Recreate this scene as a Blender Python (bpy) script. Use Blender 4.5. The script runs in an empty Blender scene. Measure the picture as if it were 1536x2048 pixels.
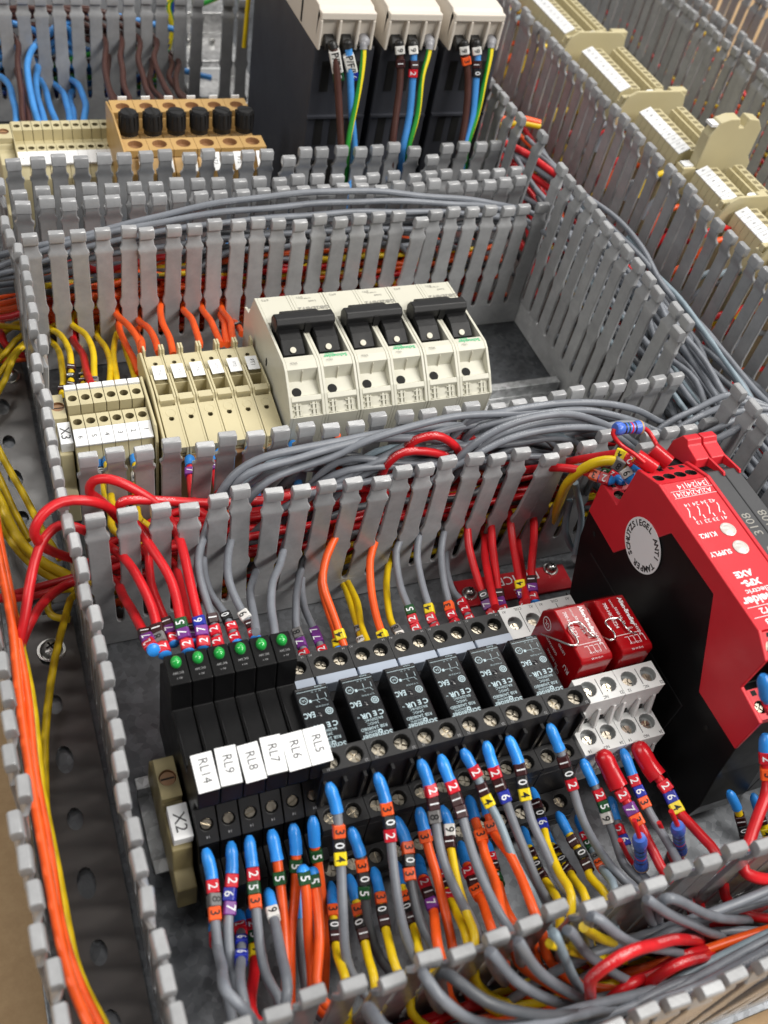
import bpy, bmesh, math, random
from mathutils import Matrix, Vector, Euler
random.seed(7)
S = 0.01                      # everything below is written in centimetres
SC = bpy.context.scene
COL = SC.collection

# ------------------------------------------------------------------ camera
FPX = 1985.318                # focal length in pixels of a 1536 x 2048 frame
RW = Matrix(((0.925433737, -0.340494165, 0.166241157),
             (0.158204831, 0.745882957, 0.647016110),
             (-0.344301655, -0.572470382, 0.744133074)))   # world -> camera
CAMP = Vector((-2.479, -22.02, 33.785))
cam_d = bpy.data.cameras.new('camera'); cam = bpy.data.objects.new('camera', cam_d); COL.objects.link(cam)
cam_d.sensor_fit = 'HORIZONTAL'; cam_d.sensor_width = 36.0; cam_d.lens = 36.0*FPX/1536.0
cam_d.clip_start = 0.01; cam_d.clip_end = 20.0
cam.matrix_world = Matrix.Translation(CAMP*S) @ RW.transposed().to_4x4()
cam_d.dof.use_dof = True; cam_d.dof.aperture_fstop = 20.0; cam_d.dof.focus_distance = 0.385
SC.camera = cam

# ------------------------------------------------------------------ light: fluorescent tubes on a workshop ceiling
W = bpy.data.worlds.new('World'); SC.world = W; W.use_nodes = True
W.node_tree.nodes['Background'].inputs[0].default_value = (0.93, 0.96, 1.0, 1)
W.node_tree.nodes['Background'].inputs[1].default_value = 0.17
def area(name, loc, size, size_y, power, col=(1, 0.97, 0.92), rot=(0, 0, 0)):
    d = bpy.data.lights.new(name, 'AREA'); d.shape = 'RECTANGLE'; d.size = size*S; d.size_y = size_y*S
    d.energy = power; d.color = col
    o = bpy.data.objects.new(name, d); COL.objects.link(o)
    o.location = Vector(loc)*S; o.rotation_euler = rot
    return o
def aim(loc, to=(12, 2, 4)): return (Vector(to)-Vector(loc)).to_track_quat('-Z', 'Y').to_euler()
for loc, sx, sy, pw in (((115, -25, 165), 30, 150, 26), ((95, -110, 150), 120, 30, 24), ((85, 140, 190), 200, 40, 23), ((-115, 5, 165), 30, 150, 15)):
    area('ceiling_lamp', loc, sx, sy, pw, rot=aim(loc))
SC.view_settings.view_transform = 'Standard'; SC.view_settings.look = 'None'
SC.view_settings.exposure = 0.0; SC.view_settings.gamma = 1.0; SC.view_settings.use_curve_mapping = False
SC.render.engine = 'CYCLES'

# ------------------------------------------------------------------ where a point of the photograph lies in the place
def at(u, v, x=None, y=None, z=None):
    d = RW.transposed() @ Vector(((u-768)/FPX, -(v-1024)/FPX, -1.0))
    if z is not None: t = (z-CAMP.z)/d.z
    elif y is not None: t = (y-CAMP.y)/d.y
    else: t = (x-CAMP.x)/d.x
    return CAMP+d*t

# ------------------------------------------------------------------ materials
MATS = {}
def lin(c):
    return tuple(((v/255)/12.92 if v/255 <= 0.04045 else ((v/255+0.055)/1.055)**2.4) for v in c)
def mat(name, rgb, rough=0.5, metal=0.0, noise=0.06, scale=60, bump=0.0, bscale=400, coat=0.0, trans=0.0, sss=0.0, spec=0.5, vary=0.0, prnt=None):
    m = bpy.data.materials.new(name); m.use_nodes = True; MATS[name] = m
    nt = m.node_tree; b = nt.nodes['Principled BSDF']
    tc = nt.nodes.new('ShaderNodeTexCoord')
    n = nt.nodes.new('ShaderNodeTexNoise'); n.inputs['Scale'].default_value = scale; n.inputs['Detail'].default_value = 5
    nt.links.new(tc.outputs['Object'], n.inputs['Vector'])
    mx = nt.nodes.new('ShaderNodeMix'); mx.data_type = 'RGBA'
    c = Vector(rgb)
    mx.inputs['A'].default_value = (*[max(0, v*(1-noise*2)) for v in c], 1)
    mx.inputs['B'].default_value = (*[min(1, v*(1+noise*2)) for v in c], 1)
    nt.links.new(n.outputs['Fac'], mx.inputs['Factor'])
    src = mx.outputs['Result']
    if vary:                                   # each piece a little different, with worn and dusty patches
        oi = nt.nodes.new('ShaderNodeObjectInfo'); vr = nt.nodes.new('ShaderNodeMapRange')
        vr.inputs['To Min'].default_value = 1-vary; vr.inputs['To Max'].default_value = 1+vary*0.6; nt.links.new(oi.outputs['Random'], vr.inputs['Value'])
        ad = nt.nodes.new('ShaderNodeVectorMath'); ad.operation = 'ADD'; nt.links.new(tc.outputs['Object'], ad.inputs[0]); nt.links.new(oi.outputs['Random'], ad.inputs[1])
        dn = nt.nodes.new('ShaderNodeTexNoise'); dn.inputs['Scale'].default_value = 95; dn.inputs['Detail'].default_value = 9; dn.inputs['Roughness'].default_value = 0.7
        nt.links.new(ad.outputs[0], dn.inputs['Vector'])
        dr = nt.nodes.new('ShaderNodeMapRange'); dr.inputs['From Min'].default_value = 0.35; dr.inputs['From Max'].default_value = 0.68; dr.inputs['To Min'].default_value = 0.86; dr.inputs['To Max'].default_value = 1.12
        nt.links.new(dn.outputs['Fac'], dr.inputs['Value'])
        mm = nt.nodes.new('ShaderNodeMath'); mm.operation = 'MULTIPLY'; nt.links.new(vr.outputs[0], mm.inputs[0]); nt.links.new(dr.outputs[0], mm.inputs[1])
        vm = nt.nodes.new('ShaderNodeVectorMath'); vm.operation = 'SCALE'; nt.links.new(src, vm.inputs[0]); nt.links.new(mm.outputs[0], vm.inputs['Scale']); src = vm.outputs[0]
    if prnt:                                   # maker's print: fine broken characters in a line along the wire
        uv = nt.nodes.new('ShaderNodeUVMap'); sp = nt.nodes.new('ShaderNodeSeparateXYZ'); nt.links.new(uv.outputs['UV'], sp.inputs[0])
        def M_(op, a, v, v2=None):
            q = nt.nodes.new('ShaderNodeMath'); q.operation = op
            nt.links.new(a, q.inputs[0])
            if hasattr(v, 'node'): nt.links.new(v, q.inputs[1])
            else: q.inputs[1].default_value = v
            if v2 is not None: q.inputs[2].default_value = v2
            return q.outputs[0]
        u = M_('SUBTRACT', sp.outputs['X'], 0.4); u = M_('ABSOLUTE', u, 0); band = M_('LESS_THAN', u, 0.05)
        cb = nt.nodes.new('ShaderNodeCombineXYZ'); nt.links.new(M_('MULTIPLY', sp.outputs['X'], 40), cb.inputs[0]); nt.links.new(M_('MULTIPLY', sp.outputs['Y'], 11), cb.inputs[1])
        pn = nt.nodes.new('ShaderNodeTexNoise'); pn.inputs['Scale'].default_value = 1.4; pn.inputs['Detail'].default_value = 1; nt.links.new(cb.outputs[0], pn.inputs['Vector'])
        ch = M_('GREATER_THAN', pn.outputs['Fac'], 0.52)
        wd = M_('LESS_THAN', M_('FRACT', M_('MULTIPLY', sp.outputs['Y'], 0.31), 0), 0.6)
        fac = M_('MULTIPLY', M_('MULTIPLY', M_('MULTIPLY', band, ch), wd), 0.55)
        px = nt.nodes.new('ShaderNodeMix'); px.data_type = 'RGBA'; px.inputs['B'].default_value = (*prnt, 1); nt.links.new(src, px.inputs['A']); nt.links.new(fac, px.inputs['Factor']); src = px.outputs['Result']
    nt.links.new(src, b.inputs['Base Color'])
    mr = nt.nodes.new('ShaderNodeMapRange')
    mr.inputs['To Min'].default_value = max(0, rough-0.1); mr.inputs['To Max'].default_value = min(1, rough+0.12)
    n2 = nt.nodes.new('ShaderNodeTexNoise'); n2.inputs['Scale'].default_value = scale*2.3; n2.inputs['Detail'].default_value = 3
    nt.links.new(tc.outputs['Object'], n2.inputs['Vector'])
    nt.links.new(n2.outputs['Fac'], mr.inputs['Value']); nt.links.new(mr.outputs['Result'], b.inputs['Roughness'])
    b.inputs['Metallic'].default_value = metal; b.inputs['Coat Weight'].default_value = coat
    b.inputs['Transmission Weight'].default_value = trans
    b.inputs['Specular IOR Level'].default_value = spec
    if sss:
        b.inputs['Subsurface Weight'].default_value = sss; b.inputs['Subsurface Radius'].default_value = (0.002, 0.001, 0.001)
    if bump:
        n3 = nt.nodes.new('ShaderNodeTexNoise'); n3.inputs['Scale'].default_value = bscale; n3.inputs['Detail'].default_value = 4
        nt.links.new(tc.outputs['Object'], n3.inputs['Vector'])
        bp = nt.nodes.new('ShaderNodeBump'); bp.inputs['Strength'].default_value = bump; bp.inputs['Distance'].default_value = 0.0003
        nt.links.new(n3.outputs['Fac'], bp.inputs['Height']); nt.links.new(bp.outputs['Normal'], b.inputs['Normal'])
    return m
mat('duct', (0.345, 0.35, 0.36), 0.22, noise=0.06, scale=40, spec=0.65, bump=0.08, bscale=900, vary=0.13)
mat('duct_shaded', (0.12, 0.108, 0.104), 0.22, noise=0.06, scale=40, bump=0.06, bscale=900)  # darker duct plastic: shade between the walls put into the floor colour
mat('black_plastic', (0.006, 0.006, 0.0065), 0.34, noise=0.15, bump=0.05, bscale=1500, spec=0.2)
mat('black_satin', (0.016, 0.016, 0.017), 0.42, noise=0.15, bump=0.12, bscale=1800, spec=0.35)
mat('black_gloss', (0.013, 0.013, 0.016), 0.16, noise=0.1)
mat('relay_black', (0.009, 0.0095, 0.011), 0.20, noise=0.1, bump=0.04, bscale=1500, spec=0.35)
mat('anthracite', (0.045, 0.048, 0.06), 0.5, noise=0.12, scale=30, bump=0.05, bscale=1500)
mat('grey_module', (0.055, 0.056, 0.06), 0.5, noise=0.1, bump=0.08, bscale=1500)
mat('beige', (0.56, 0.495, 0.30), 0.42, noise=0.05, scale=50, bump=0.03, sss=0.0)
mat('beige_shaded', (0.28, 0.23, 0.11), 0.45, noise=0.06, scale=50)  # darkened beige: the shade on the X2 bracket is put into its colour
mat('cream', (0.61, 0.595, 0.50), 0.4, noise=0.03, scale=50, bump=0.02)
mat('cream_grey', (0.60, 0.57, 0.47), 0.45, noise=0.05, scale=60)
mat('psu_cream', (0.72, 0.66, 0.58), 0.45, noise=0.03, scale=40)
mat('ochre', (0.50, 0.31, 0.11), 0.42, noise=0.06, scale=50, bump=0.03)
mat('brown_base', (0.32, 0.17, 0.08), 0.45, noise=0.1)
mat('white_plastic', (0.72, 0.73, 0.72), 0.38, noise=0.03, scale=60, bump=0.03)
mat('white_label', (0.86, 0.87, 0.88), 0.45, noise=0.015, scale=80)
mat('strip_blue', (0.40, 0.46, 0.56), 0.4, noise=0.03)
mat('red_plastic', (0.62, 0.018, 0.03), 0.40, noise=0.06, scale=60, bump=0.07, bscale=2200)
mat('red_clear', (0.42, 0.005, 0.009), 0.14, noise=0.12, coat=0.0, trans=0.3, spec=0.3)
mat('red_coil', (0.7, 0.05, 0.04), 0.3, noise=0.45, scale=160)
mat('red_plate', (0.46, 0.012, 0.02), 0.32, noise=0.1)
mat('steel', (0.62, 0.62, 0.60), 0.28, metal=1.0, noise=0.08, scale=120)
mat('screw_nickel', (0.42, 0.38, 0.31), 0.30, metal=1.0, noise=0.3, scale=300)
mat('clip_wire', (0.72, 0.71, 0.69), 0.18, metal=1.0, noise=0.05)
mat('dark_hole', (0.006, 0.006, 0.006), 0.8, noise=0.1)
mat('hole_beige', (0.20, 0.165, 0.085), 0.7, noise=0.1)
mat('hole_grey', (0.30, 0.31, 0.31), 0.6, noise=0.1)
mat('led_green', (0.02, 0.45, 0.07), 0.12, noise=0.05, coat=0.5, trans=0.2)
mat('led_clear', (0.62, 0.58, 0.54), 0.25, noise=0.1, coat=0.4)
mat('print_white', (0.78, 0.80, 0.82), 0.5, noise=0.03)
mat('print_pale', (0.42, 0.54, 0.59), 0.5, noise=0.03)
mat('print_grey', (0.33, 0.33, 0.34), 0.5, noise=0.03)
mat('print_dark', (0.05, 0.05, 0.055), 0.5, noise=0.03)
mat('print_faint', (0.30, 0.29, 0.26), 0.5, noise=0.03)
mat('print_green', (0.05, 0.55, 0.24), 0.5, noise=0.03)
mat('print_black', (0.012, 0.012, 0.013), 0.5, noise=0.03)
# insulation and marker colours
for nm, c, r in (('wire_grey', (0.20, 0.215, 0.245), 0.40), ('wire_slate', (0.075, 0.08, 0.09), 0.42), ('wire_bluegrey', (0.26, 0.33, 0.38), 0.4),
              ('wire_red', (0.62, 0.012, 0.018), 0.34), ('wire_orange', (0.90, 0.105, 0.012), 0.36), ('wire_yellow', (0.80, 0.55, 0.008), 0.36),
              ('wire_blue', (0.06, 0.27, 0.66), 0.36), ('wire_brown', (0.065, 0.022, 0.016), 0.38), ('wire_dkblue', (0.02, 0.05, 0.28), 0.4),
              ('ferrule_blue', (0.03, 0.27, 0.78), 0.28), ('ferrule_clear', (0.55, 0.52, 0.50), 0.3), ('ferrule_grey', (0.28, 0.28, 0.30), 0.35),
              ('heatshrink_red', (0.52, 0.008, 0.015), 0.22), ('resistor_blue', (0.07, 0.16, 0.62), 0.25), ('black_rubber', (0.012, 0.012, 0.012), 0.4),
              ('mk0', (0.010, 0.010, 0.011), 0.4), ('mk1', (0.035, 0.006, 0.007), 0.4), ('mk2', (0.62, 0.010, 0.025), 0.36), ('mk3', (0.86, 0.105, 0.015), 0.38),
              ('mk4', (0.86, 0.66, 0.012), 0.38), ('mk5', (0.007, 0.07, 0.017), 0.4), ('mk6', (0.012, 0.025, 0.33), 0.38), ('mk7', (0.17, 0.03, 0.24), 0.4),
              ('mk8', (0.17, 0.165, 0.165), 0.42), ('mk9', (0.78, 0.77, 0.74), 0.42)):
    mat(nm, c, r, noise=0.07, scale=90, bump=0.05, bscale=700, vary=0.25 if nm[:4] == 'ferr' else 0.10 if nm[:2] != 'mk' else 0.12, prnt={'wire_red': (0.95, 0.6, 0.6), 'wire_orange': (1, 0.6, 0.45), 'wire_grey': (0.5, 0.52, 0.55), 'wire_blue': (0.5, 0.7, 0.9), 'wire_brown': (0.35, 0.28, 0.26)}.get(nm))

def steel_plate(name, base, rough):
    """galvanised sheet: spangle cells plus smears"""
    m = bpy.data.materials.new(name); m.use_nodes = True; MATS[name] = m
    nt = m.node_tree; b = nt.nodes['Principled BSDF']; b.inputs['Metallic'].default_value = 0.85
    tc = nt.nodes.new('ShaderNodeTexCoord')
    v = nt.nodes.new('ShaderNodeTexVoronoi'); v.inputs['Scale'].default_value = 420
    n = nt.nodes.new('ShaderNodeTexNoise'); n.inputs['Scale'].default_value = 22; n.inputs['Detail'].default_value = 8
    nf = nt.nodes.new('ShaderNodeTexNoise'); nf.inputs['Scale'].default_value = 1400; nf.inputs['Detail'].default_value = 2
    for q in (v, n, nf): nt.links.new(tc.outputs['Object'], q.inputs['Vector'])
    r = nt.nodes.new('ShaderNodeValToRGB'); r.color_ramp.elements[0].position = 0.3; r.color_ramp.elements[1].position = 0.75
    r.color_ramp.elements[0].color = (*[x*0.55 for x in base], 1); r.color_ramp.elements[1].color = (*[min(1, x*1.35) for x in base], 1)
    a = nt.nodes.new('ShaderNodeMath'); a.operation = 'MULTIPLY_ADD'; a.inputs[1].default_value = 0.28
    nt.links.new(v.outputs['Color'], a.inputs[0]); 
    a2 = nt.nodes.new('ShaderNodeMath'); a2.operation = 'MULTIPLY'; a2.inputs[1].default_value = 0.65
    nt.links.new(n.outputs['Fac'], a2.inputs[0]); nt.links.new(a2.outputs[0], a.inputs[2])
    nt.links.new(a.outputs[0], r.inputs['Fac']); nt.links.new(r.outputs['Color'], b.inputs['Base Color'])
    mr = nt.nodes.new('ShaderNodeMapRange'); mr.inputs['To Min'].default_value = rough-0.12; mr.inputs['To Max'].default_value = rough+0.18
    nt.links.new(n.outputs['Fac'], mr.inputs['Value']); nt.links.new(mr.outputs['Result'], b.inputs['Roughness'])
    bp = nt.nodes.new('ShaderNodeBump'); bp.inputs['Strength'].default_value = 0.25; bp.inputs['Distance'].default_value = 0.0002
    nt.links.new(nf.outputs['Fac'], bp.inputs['Height']); nt.links.new(bp.outputs['Normal'], b.inputs['Normal'])
steel_plate('galvanised', (0.20, 0.21, 0.225), 0.40)
steel_plate('rail_zinc', (0.60, 0.61, 0.62), 0.34); steel_plate('bright_zinc', (0.8, 0.8, 0.8), 0.3)
def wood():
    m = bpy.data.materials.new('board'); m.use_nodes = True; MATS['board'] = m
    nt = m.node_tree; b = nt.nodes['Principled BSDF']; b.inputs['Roughness'].default_value = 0.7
    tc = nt.nodes.new('ShaderNodeTexCoord')
    n = nt.nodes.new('ShaderNodeTexNoise'); n.inputs['Scale'].default_value = 260; n.inputs['Detail'].default_value = 8; n.inputs['Roughness'].default_value = 0.75
    n2 = nt.nodes.new('ShaderNodeTexNoise'); n2.inputs['Scale'].default_value = 14
    ad = nt.nodes.new('ShaderNodeMath'); ad.operation = 'ADD'
    for q in (n, n2): nt.links.new(tc.outputs['Object'], q.inputs['Vector'])
    nt.links.new(n.outputs['Fac'], ad.inputs[0]); nt.links.new(n2.outputs['Fac'], ad.inputs[1])
    r = nt.nodes.new('ShaderNodeValToRGB'); e = r.color_ramp.elements
    e[0].position = 0.3; e[0].color = (0.36, 0.22, 0.105, 1); e[1].position = 0.8; e[1].color = (0.58, 0.40, 0.22, 1)
    h = nt.nodes.new('ShaderNodeMath'); h.operation = 'MULTIPLY'; h.inputs[1].default_value = 0.5
    nt.links.new(ad.outputs[0], h.inputs[0]); nt.links.new(h.outputs[0], r.inputs['Fac']); nt.links.new(r.outputs['Color'], b.inputs['Base Color'])
wood()
def stripes():
    """green insulation with a yellow stripe that runs along the wire (UV x is round the wire)"""
    m = bpy.data.materials.new('wire_earth'); m.use_nodes = True; MATS['wire_earth'] = m
    nt = m.node_tree; b = nt.nodes['Principled BSDF']; b.inputs['Roughness'].default_value = 0.36
    uv = nt.nodes.new('ShaderNodeUVMap'); sp = nt.nodes.new('ShaderNodeSeparateXYZ'); nt.links.new(uv.outputs['UV'], sp.inputs[0])
    ml = nt.nodes.new('ShaderNodeMath'); ml.operation = 'MULTIPLY_ADD'; ml.inputs[1].default_value = 0.05   # slow twist along the length
    nt.links.new(sp.outputs['Y'], ml.inputs[0]); nt.links.new(sp.outputs['X'], ml.inputs[2])
    fr = nt.nodes.new('ShaderNodeMath'); fr.operation = 'FRACT'; nt.links.new(ml.outputs[0], fr.inputs[0])
    gt = nt.nodes.new('ShaderNodeMath'); gt.operation = 'GREATER_THAN'; gt.inputs[1].default_value = 0.5; nt.links.new(fr.outputs[0], gt.inputs[0])
    mx = nt.nodes.new('ShaderNodeMix'); mx.data_type = 'RGBA'
    mx.inputs['A'].default_value = (0.02, 0.27, 0.03, 1); mx.inputs['B'].default_value = (0.82, 0.66, 0.02, 1)
    nt.links.new(gt.outputs[0], mx.inputs['Factor']); nt.links.new(mx.outputs['Result'], b.inputs['Base Color'])
stripes()

# ------------------------------------------------------------------ mesh helpers
WM = {}
def put(name, me, parent=None, M=None):
    o = bpy.data.objects.new(name, me); COL.objects.link(o)
    M = M or Matrix.Identity(4)
    M = M.copy(); M.translation = M.translation*S
    if parent is not None:
        o.parent = parent; o.matrix_parent_inverse = WM[parent.name].inverted()
    o.matrix_basis = M; WM[o.name] = M
    return o
def tag(o, label=None, cat=None, group=None, kind=None):
    if label: o['label'] = label
    if cat: o['category'] = cat
    if group: o['group'] = group
    if kind: o['kind'] = kind
    return o
def thing(name, loc, label, cat, group=None):
    return tag(put(name, None, None, Matrix.Translation(Vector(loc))), label, cat, group)
def frame(o, x, y):
    """matrix with origin o, local x along x, local y along (orthogonalised) y"""
    x = Vector(x).normalized(); y = Vector(y); y = (y-x*y.dot(x)).normalized(); z = x.cross(y)
    M = Matrix((x, y, z)).transposed().to_4x4(); M.translation = Vector(o); return M

class MB:
    def __init__(s): s.v = []; s.f = []; s.m = []; s.uv = None
    def add(s, vs, fs, mi=0, M=None):
        n = len(s.v)
        s.v += [tuple((M @ Vector(p)) if M else p) for p in vs]
        s.f += [tuple(i+n for i in f) for f in fs]; s.m += [mi]*len(fs)
        return s
    def box(s, x0, x1, y0, y1, z0, z1, mi=0, M=None):
        return s.add([(x0, y0, z0), (x1, y0, z0), (x1, y1, z0), (x0, y1, z0), (x0, y0, z1), (x1, y0, z1), (x1, y1, z1), (x0, y1, z1)],
                     [(3, 2, 1, 0), (4, 5, 6, 7), (0, 1, 5, 4), (1, 2, 6, 5), (2, 3, 7, 6), (3, 0, 4, 7)], mi, M)
    def prism(s, poly, x0, x1, mi=0, M=None):
        """(y, z) outline drawn out along x"""
        a = sum(p[0]*q[1]-q[0]*p[1] for p, q in zip(poly, poly[1:]+poly[:1]))
        if a < 0: poly = poly[::-1]
        n = len(poly)
        vs = [(x0, *p) for p in poly]+[(x1, *p) for p in poly]
        fs = [tuple(reversed(range(n))), tuple(range(n, 2*n))]+[(i, (i+1) % n, n+(i+1) % n, n+i) for i in range(n)]
        return s.add(vs, fs, mi, M)
    def plate(s, poly, z0, z1, mi=0, M=None):
        """(x, y) outline drawn up along z"""
        a = sum(p[0]*q[1]-q[0]*p[1] for p, q in zip(poly, poly[1:]+poly[:1]))
        if a < 0: poly = poly[::-1]
        n = len(poly)
        vs = [(*p, z0) for p in poly]+[(*p, z1) for p in poly]
        fs = [tuple(reversed(range(n))), tuple(range(n, 2*n))]+[(i, (i+1) % n, n+(i+1) % n, n+i) for i in range(n)]
        return s.add(vs, fs, mi, M)
    def lathe(s, prof, n=16, mi=0, M=None, cap0=True, cap1=True, sx=1, sy=1):
        """(r, z) outline turned about z"""
        vs = []; fs = []
        for r, z in prof:
            for k in range(n):
                a = 2*math.pi*k/n; vs.append((r*math.cos(a)*sx, r*math.sin(a)*sy, z))
        for i in range(len(prof)-1):
            for k in range(n):
                k2 = (k+1) % n; fs.append((i*n+k, i*n+k2, (i+1)*n+k2, (i+1)*n+k))
        if cap0: fs.append(tuple(reversed(range(n))))
        if cap1: fs.append(tuple(range((len(prof)-1)*n, len(prof)*n)))
        return s.add(vs, fs, mi, M)
    def well_box(s, w, l, h, holes, depth, M=None, mi=0, mh=1, n=14, bottom=True):
        """box [0,w]x[0,l]x[-h,0] whose top has round wells (cx, cy, r) side by side along x"""
        holes = sorted(holes); cuts = [0]+[(a[0]+b[0])/2 for a, b in zip(holes, holes[1:])]+[w]
        vs = []; fs = []; ms = []
        def A(p): vs.append(p); return len(vs)-1
        for (cx, cy, r), x0, x1 in zip(holes, cuts, cuts[1:]):
            o = []; c = []; d = []
            for k in range(n):
                a = 2*math.pi*(k+0.5)/n; ca, sa = math.cos(a), math.sin(a)
                t = min(((x1-cx)/ca if ca > 1e-6 else (x0-cx)/ca if ca < -1e-6 else 1e9), ((l-cy)/sa if sa > 1e-6 else (0-cy)/sa if sa < -1e-6 else 1e9))
                o.append((cx+ca*t, cy+sa*t)); c.append((cx+ca*r, cy+sa*r))
            oi = [A((*p, 0)) for p in o]; ci = [A((*p, 0)) for p in c]; di = [A((*p, -depth)) for p in c]
            corners = [(x1, l), (x0, l), (x0, 0), (x1, 0)]
            for k in range(n):
                k2 = (k+1) % n
                p, q = o[k], o[k2]; face = [oi[k]]
                for cc in corners:
                    a0 = math.atan2(p[1]-cy, p[0]-cx); a1 = math.atan2(q[1]-cy, q[0]-cx); ac = math.atan2(cc[1]-cy, cc[0]-cx)
                    if (ac-a0) % (2*math.pi) < (a1-a0) % (2*math.pi) and (ac-a0) % (2*math.pi) > 1e-6: face.append(A((*cc, 0)))
                face += [oi[k2], ci[k2], ci[k]]
                fs.append(tuple(face)); ms.append(mi)
                fs.append((ci[k], ci[k2], di[k2], di[k])); ms.append(mh)
            fs.append(tuple(di)); ms.append(mh)
        b = [A(p) for p in ((0, 0, 0), (w, 0, 0), (w, l, 0), (0, l, 0), (0, 0, -h), (w, 0, -h), (w, l, -h), (0, l, -h))]
        for f in ((0, 4, 5, 1), (1, 5, 6, 2), (2, 6, 7, 3), (3, 7, 4, 0))+(((4, 7, 6, 5),) if bottom else ()):
            fs.append(tuple(b[i] for i in f)); ms.append(mi)
        k0 = len(s.f); s.add(vs, fs, 0, M)
        for i, m_ in enumerate(ms): s.m[k0+i] = m_
        return s
    def tube(s, pts, r, n=8, mi=0, uvs=False, caps=True, twist=0.0):
        P = [Vector(p) for p in pts]; T = []
        for i in range(len(P)):
            T.append((P[min(i+1, len(P)-1)]-P[max(i-1, 0)]).normalized())
        u = T[0].orthogonal().normalized(); vs = []; fs = []
        L = 0; Ls = []
        for i, p in enumerate(P):
            if i:
                L += (p-P[i-1]).length
                ax = T[i-1].cross(T[i])
                if ax.length > 1e-7: u = Matrix.Rotation(T[i-1].angle(T[i]), 3, ax) @ u
                u = (u-T[i]*u.dot(T[i])).normalized()
            Ls.append(L); w = T[i].cross(u)
            rr = r[i] if isinstance(r, (list, tuple)) else r
            for k in range(n):
                a = 2*math.pi*k/n; vs.append(tuple(p+u*math.cos(a)*rr+w*math.sin(a)*rr))
        for i in range(len(P)-1):
            for k in range(n):
                k2 = (k+1) % n; fs.append((i*n+k, i*n+k2, (i+1)*n+k2, (i+1)*n+k))
        nb = len(fs)
        if caps: fs += [tuple(reversed(range(n))), tuple(range((len(P)-1)*n, len(P)*n))]
        s.add(vs, fs, mi)
        if uvs:
            s.uv = []
            for i in range(len(P)-1):
                for k in range(n):
                    s.uv += [(k/n, Ls[i]), ((k+1)/n, Ls[i]), ((k+1)/n, Ls[i+1]), (k/n, Ls[i+1])]
            for f in fs[nb:]: s.uv += [(0, 0)]*len(f)
        return s
    def mesh(s, name, mats, smooth=None):
        me = bpy.data.meshes.new(name)
        me.from_pydata([(x*S, y*S, z*S) for x, y, z in s.v], [], s.f)
        for m in (mats if isinstance(mats, (list, tuple)) else [mats]): me.materials.append(MATS[m])
        me.polygons.foreach_set('material_index', s.m)
        if s.uv:
            l = me.uv_layers.new(name='UVMap'); l.data.foreach_set('uv', [c for p in s.uv for c in p])
        if smooth is not None:
            me.polygons.foreach_set('use_smooth', [True]*len(me.polygons))
            if smooth < 180: me.set_sharp_from_angle(angle=math.radians(smooth))
        me.validate(); me.update(); return me
    def build(s, name, mats, parent=None, M=None, bevel=0, smooth=None, seg=2):
        o = put(name, s.mesh(name, mats, smooth), parent, M)
        if bevel: bev(o, bevel, seg)
        return o
def bev(o, w, seg=2):
    b = o.modifiers.new('bevel', 'BEVEL'); b.width = w*S; b.segments = seg; b.limit_method = 'ANGLE'; b.angle_limit = math.radians(40); b.use_clamp_overlap = True
    b.harden_normals = False
def spline(pts, step=0.35):
    """smooth curve through the points (centripetal Catmull-Rom)"""
    P = [Vector(p) for p in pts]; P = [P[0]*2-P[1]]+P+[P[-1]*2-P[-2]]; out = []
    for i in range(1, len(P)-2):
        p0, p1, p2, p3 = P[i-1:i+3]
        k = lambda a, b: max((b-a).length, 1e-4)**0.5
        t0 = 0; t1 = t0+k(p0, p1); t2 = t1+k(p1, p2); t3 = t2+k(p2, p3)
        n = max(3, int((p2-p1).length/step))
        for j in range(n):
            t = t1+(t2-t1)*j/n
            a1 = p0*((t1-t)/(t1-t0))+p1*((t-t0)/(t1-t0)); a2 = p1*((t2-t)/(t2-t1))+p2*((t-t1)/(t2-t1)); a3 = p2*((t3-t)/(t3-t2))+p3*((t-t2)/(t3-t2))
            b1 = a1*((t2-t)/(t2-t0))+a2*((t-t0)/(t2-t0)); b2 = a2*((t3-t)/(t3-t1))+a3*((t-t1)/(t3-t1))
            out.append(b1*((t2-t)/(t2-t1))+b2*((t-t1)/(t2-t1)))
    out.append(P[-2]); return out
TXT = {}
def text_mesh(t, size, m, bold=0.0, sx=1.0, align='CENTER'):
    k = (t, size, m, bold, sx, align)
    if k not in TXT:
        c = bpy.data.curves.new('lettering', 'FONT'); c.body = t; c.size = size*S; c.align_x = align; c.align_y = 'CENTER'
        c.resolution_u = 2; c.offset = bold*S; c.extrude = 0.002*S
        o = bpy.data.objects.new("lettering", c)
        me = bpy.data.meshes.new_from_object(o)
        bpy.data.objects.remove(o); bpy.data.curves.remove(c)
        me.materials.clear(); me.materials.append(MATS[m])
        for p in me.polygons: p.material_index = 0
        if sx != 1.0:
            for v in me.vertices: v.co.x *= sx
        TXT[k] = me
    return TXT[k]
def text(t, size, m, o, right, up, parent, bold=0.0, sx=1.0, align='CENTER', lift=0.006, name='lettering'):
    M = frame(o, right, up); M.translation = M.translation+M.to_3x3().col[2]*lift
    return put(name, text_mesh(t, size, m, bold, sx, align), parent, M)
RX, UX = (-1, 0, 0), (0, -1, 0)      # devices are mounted upside down to the viewer

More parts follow.
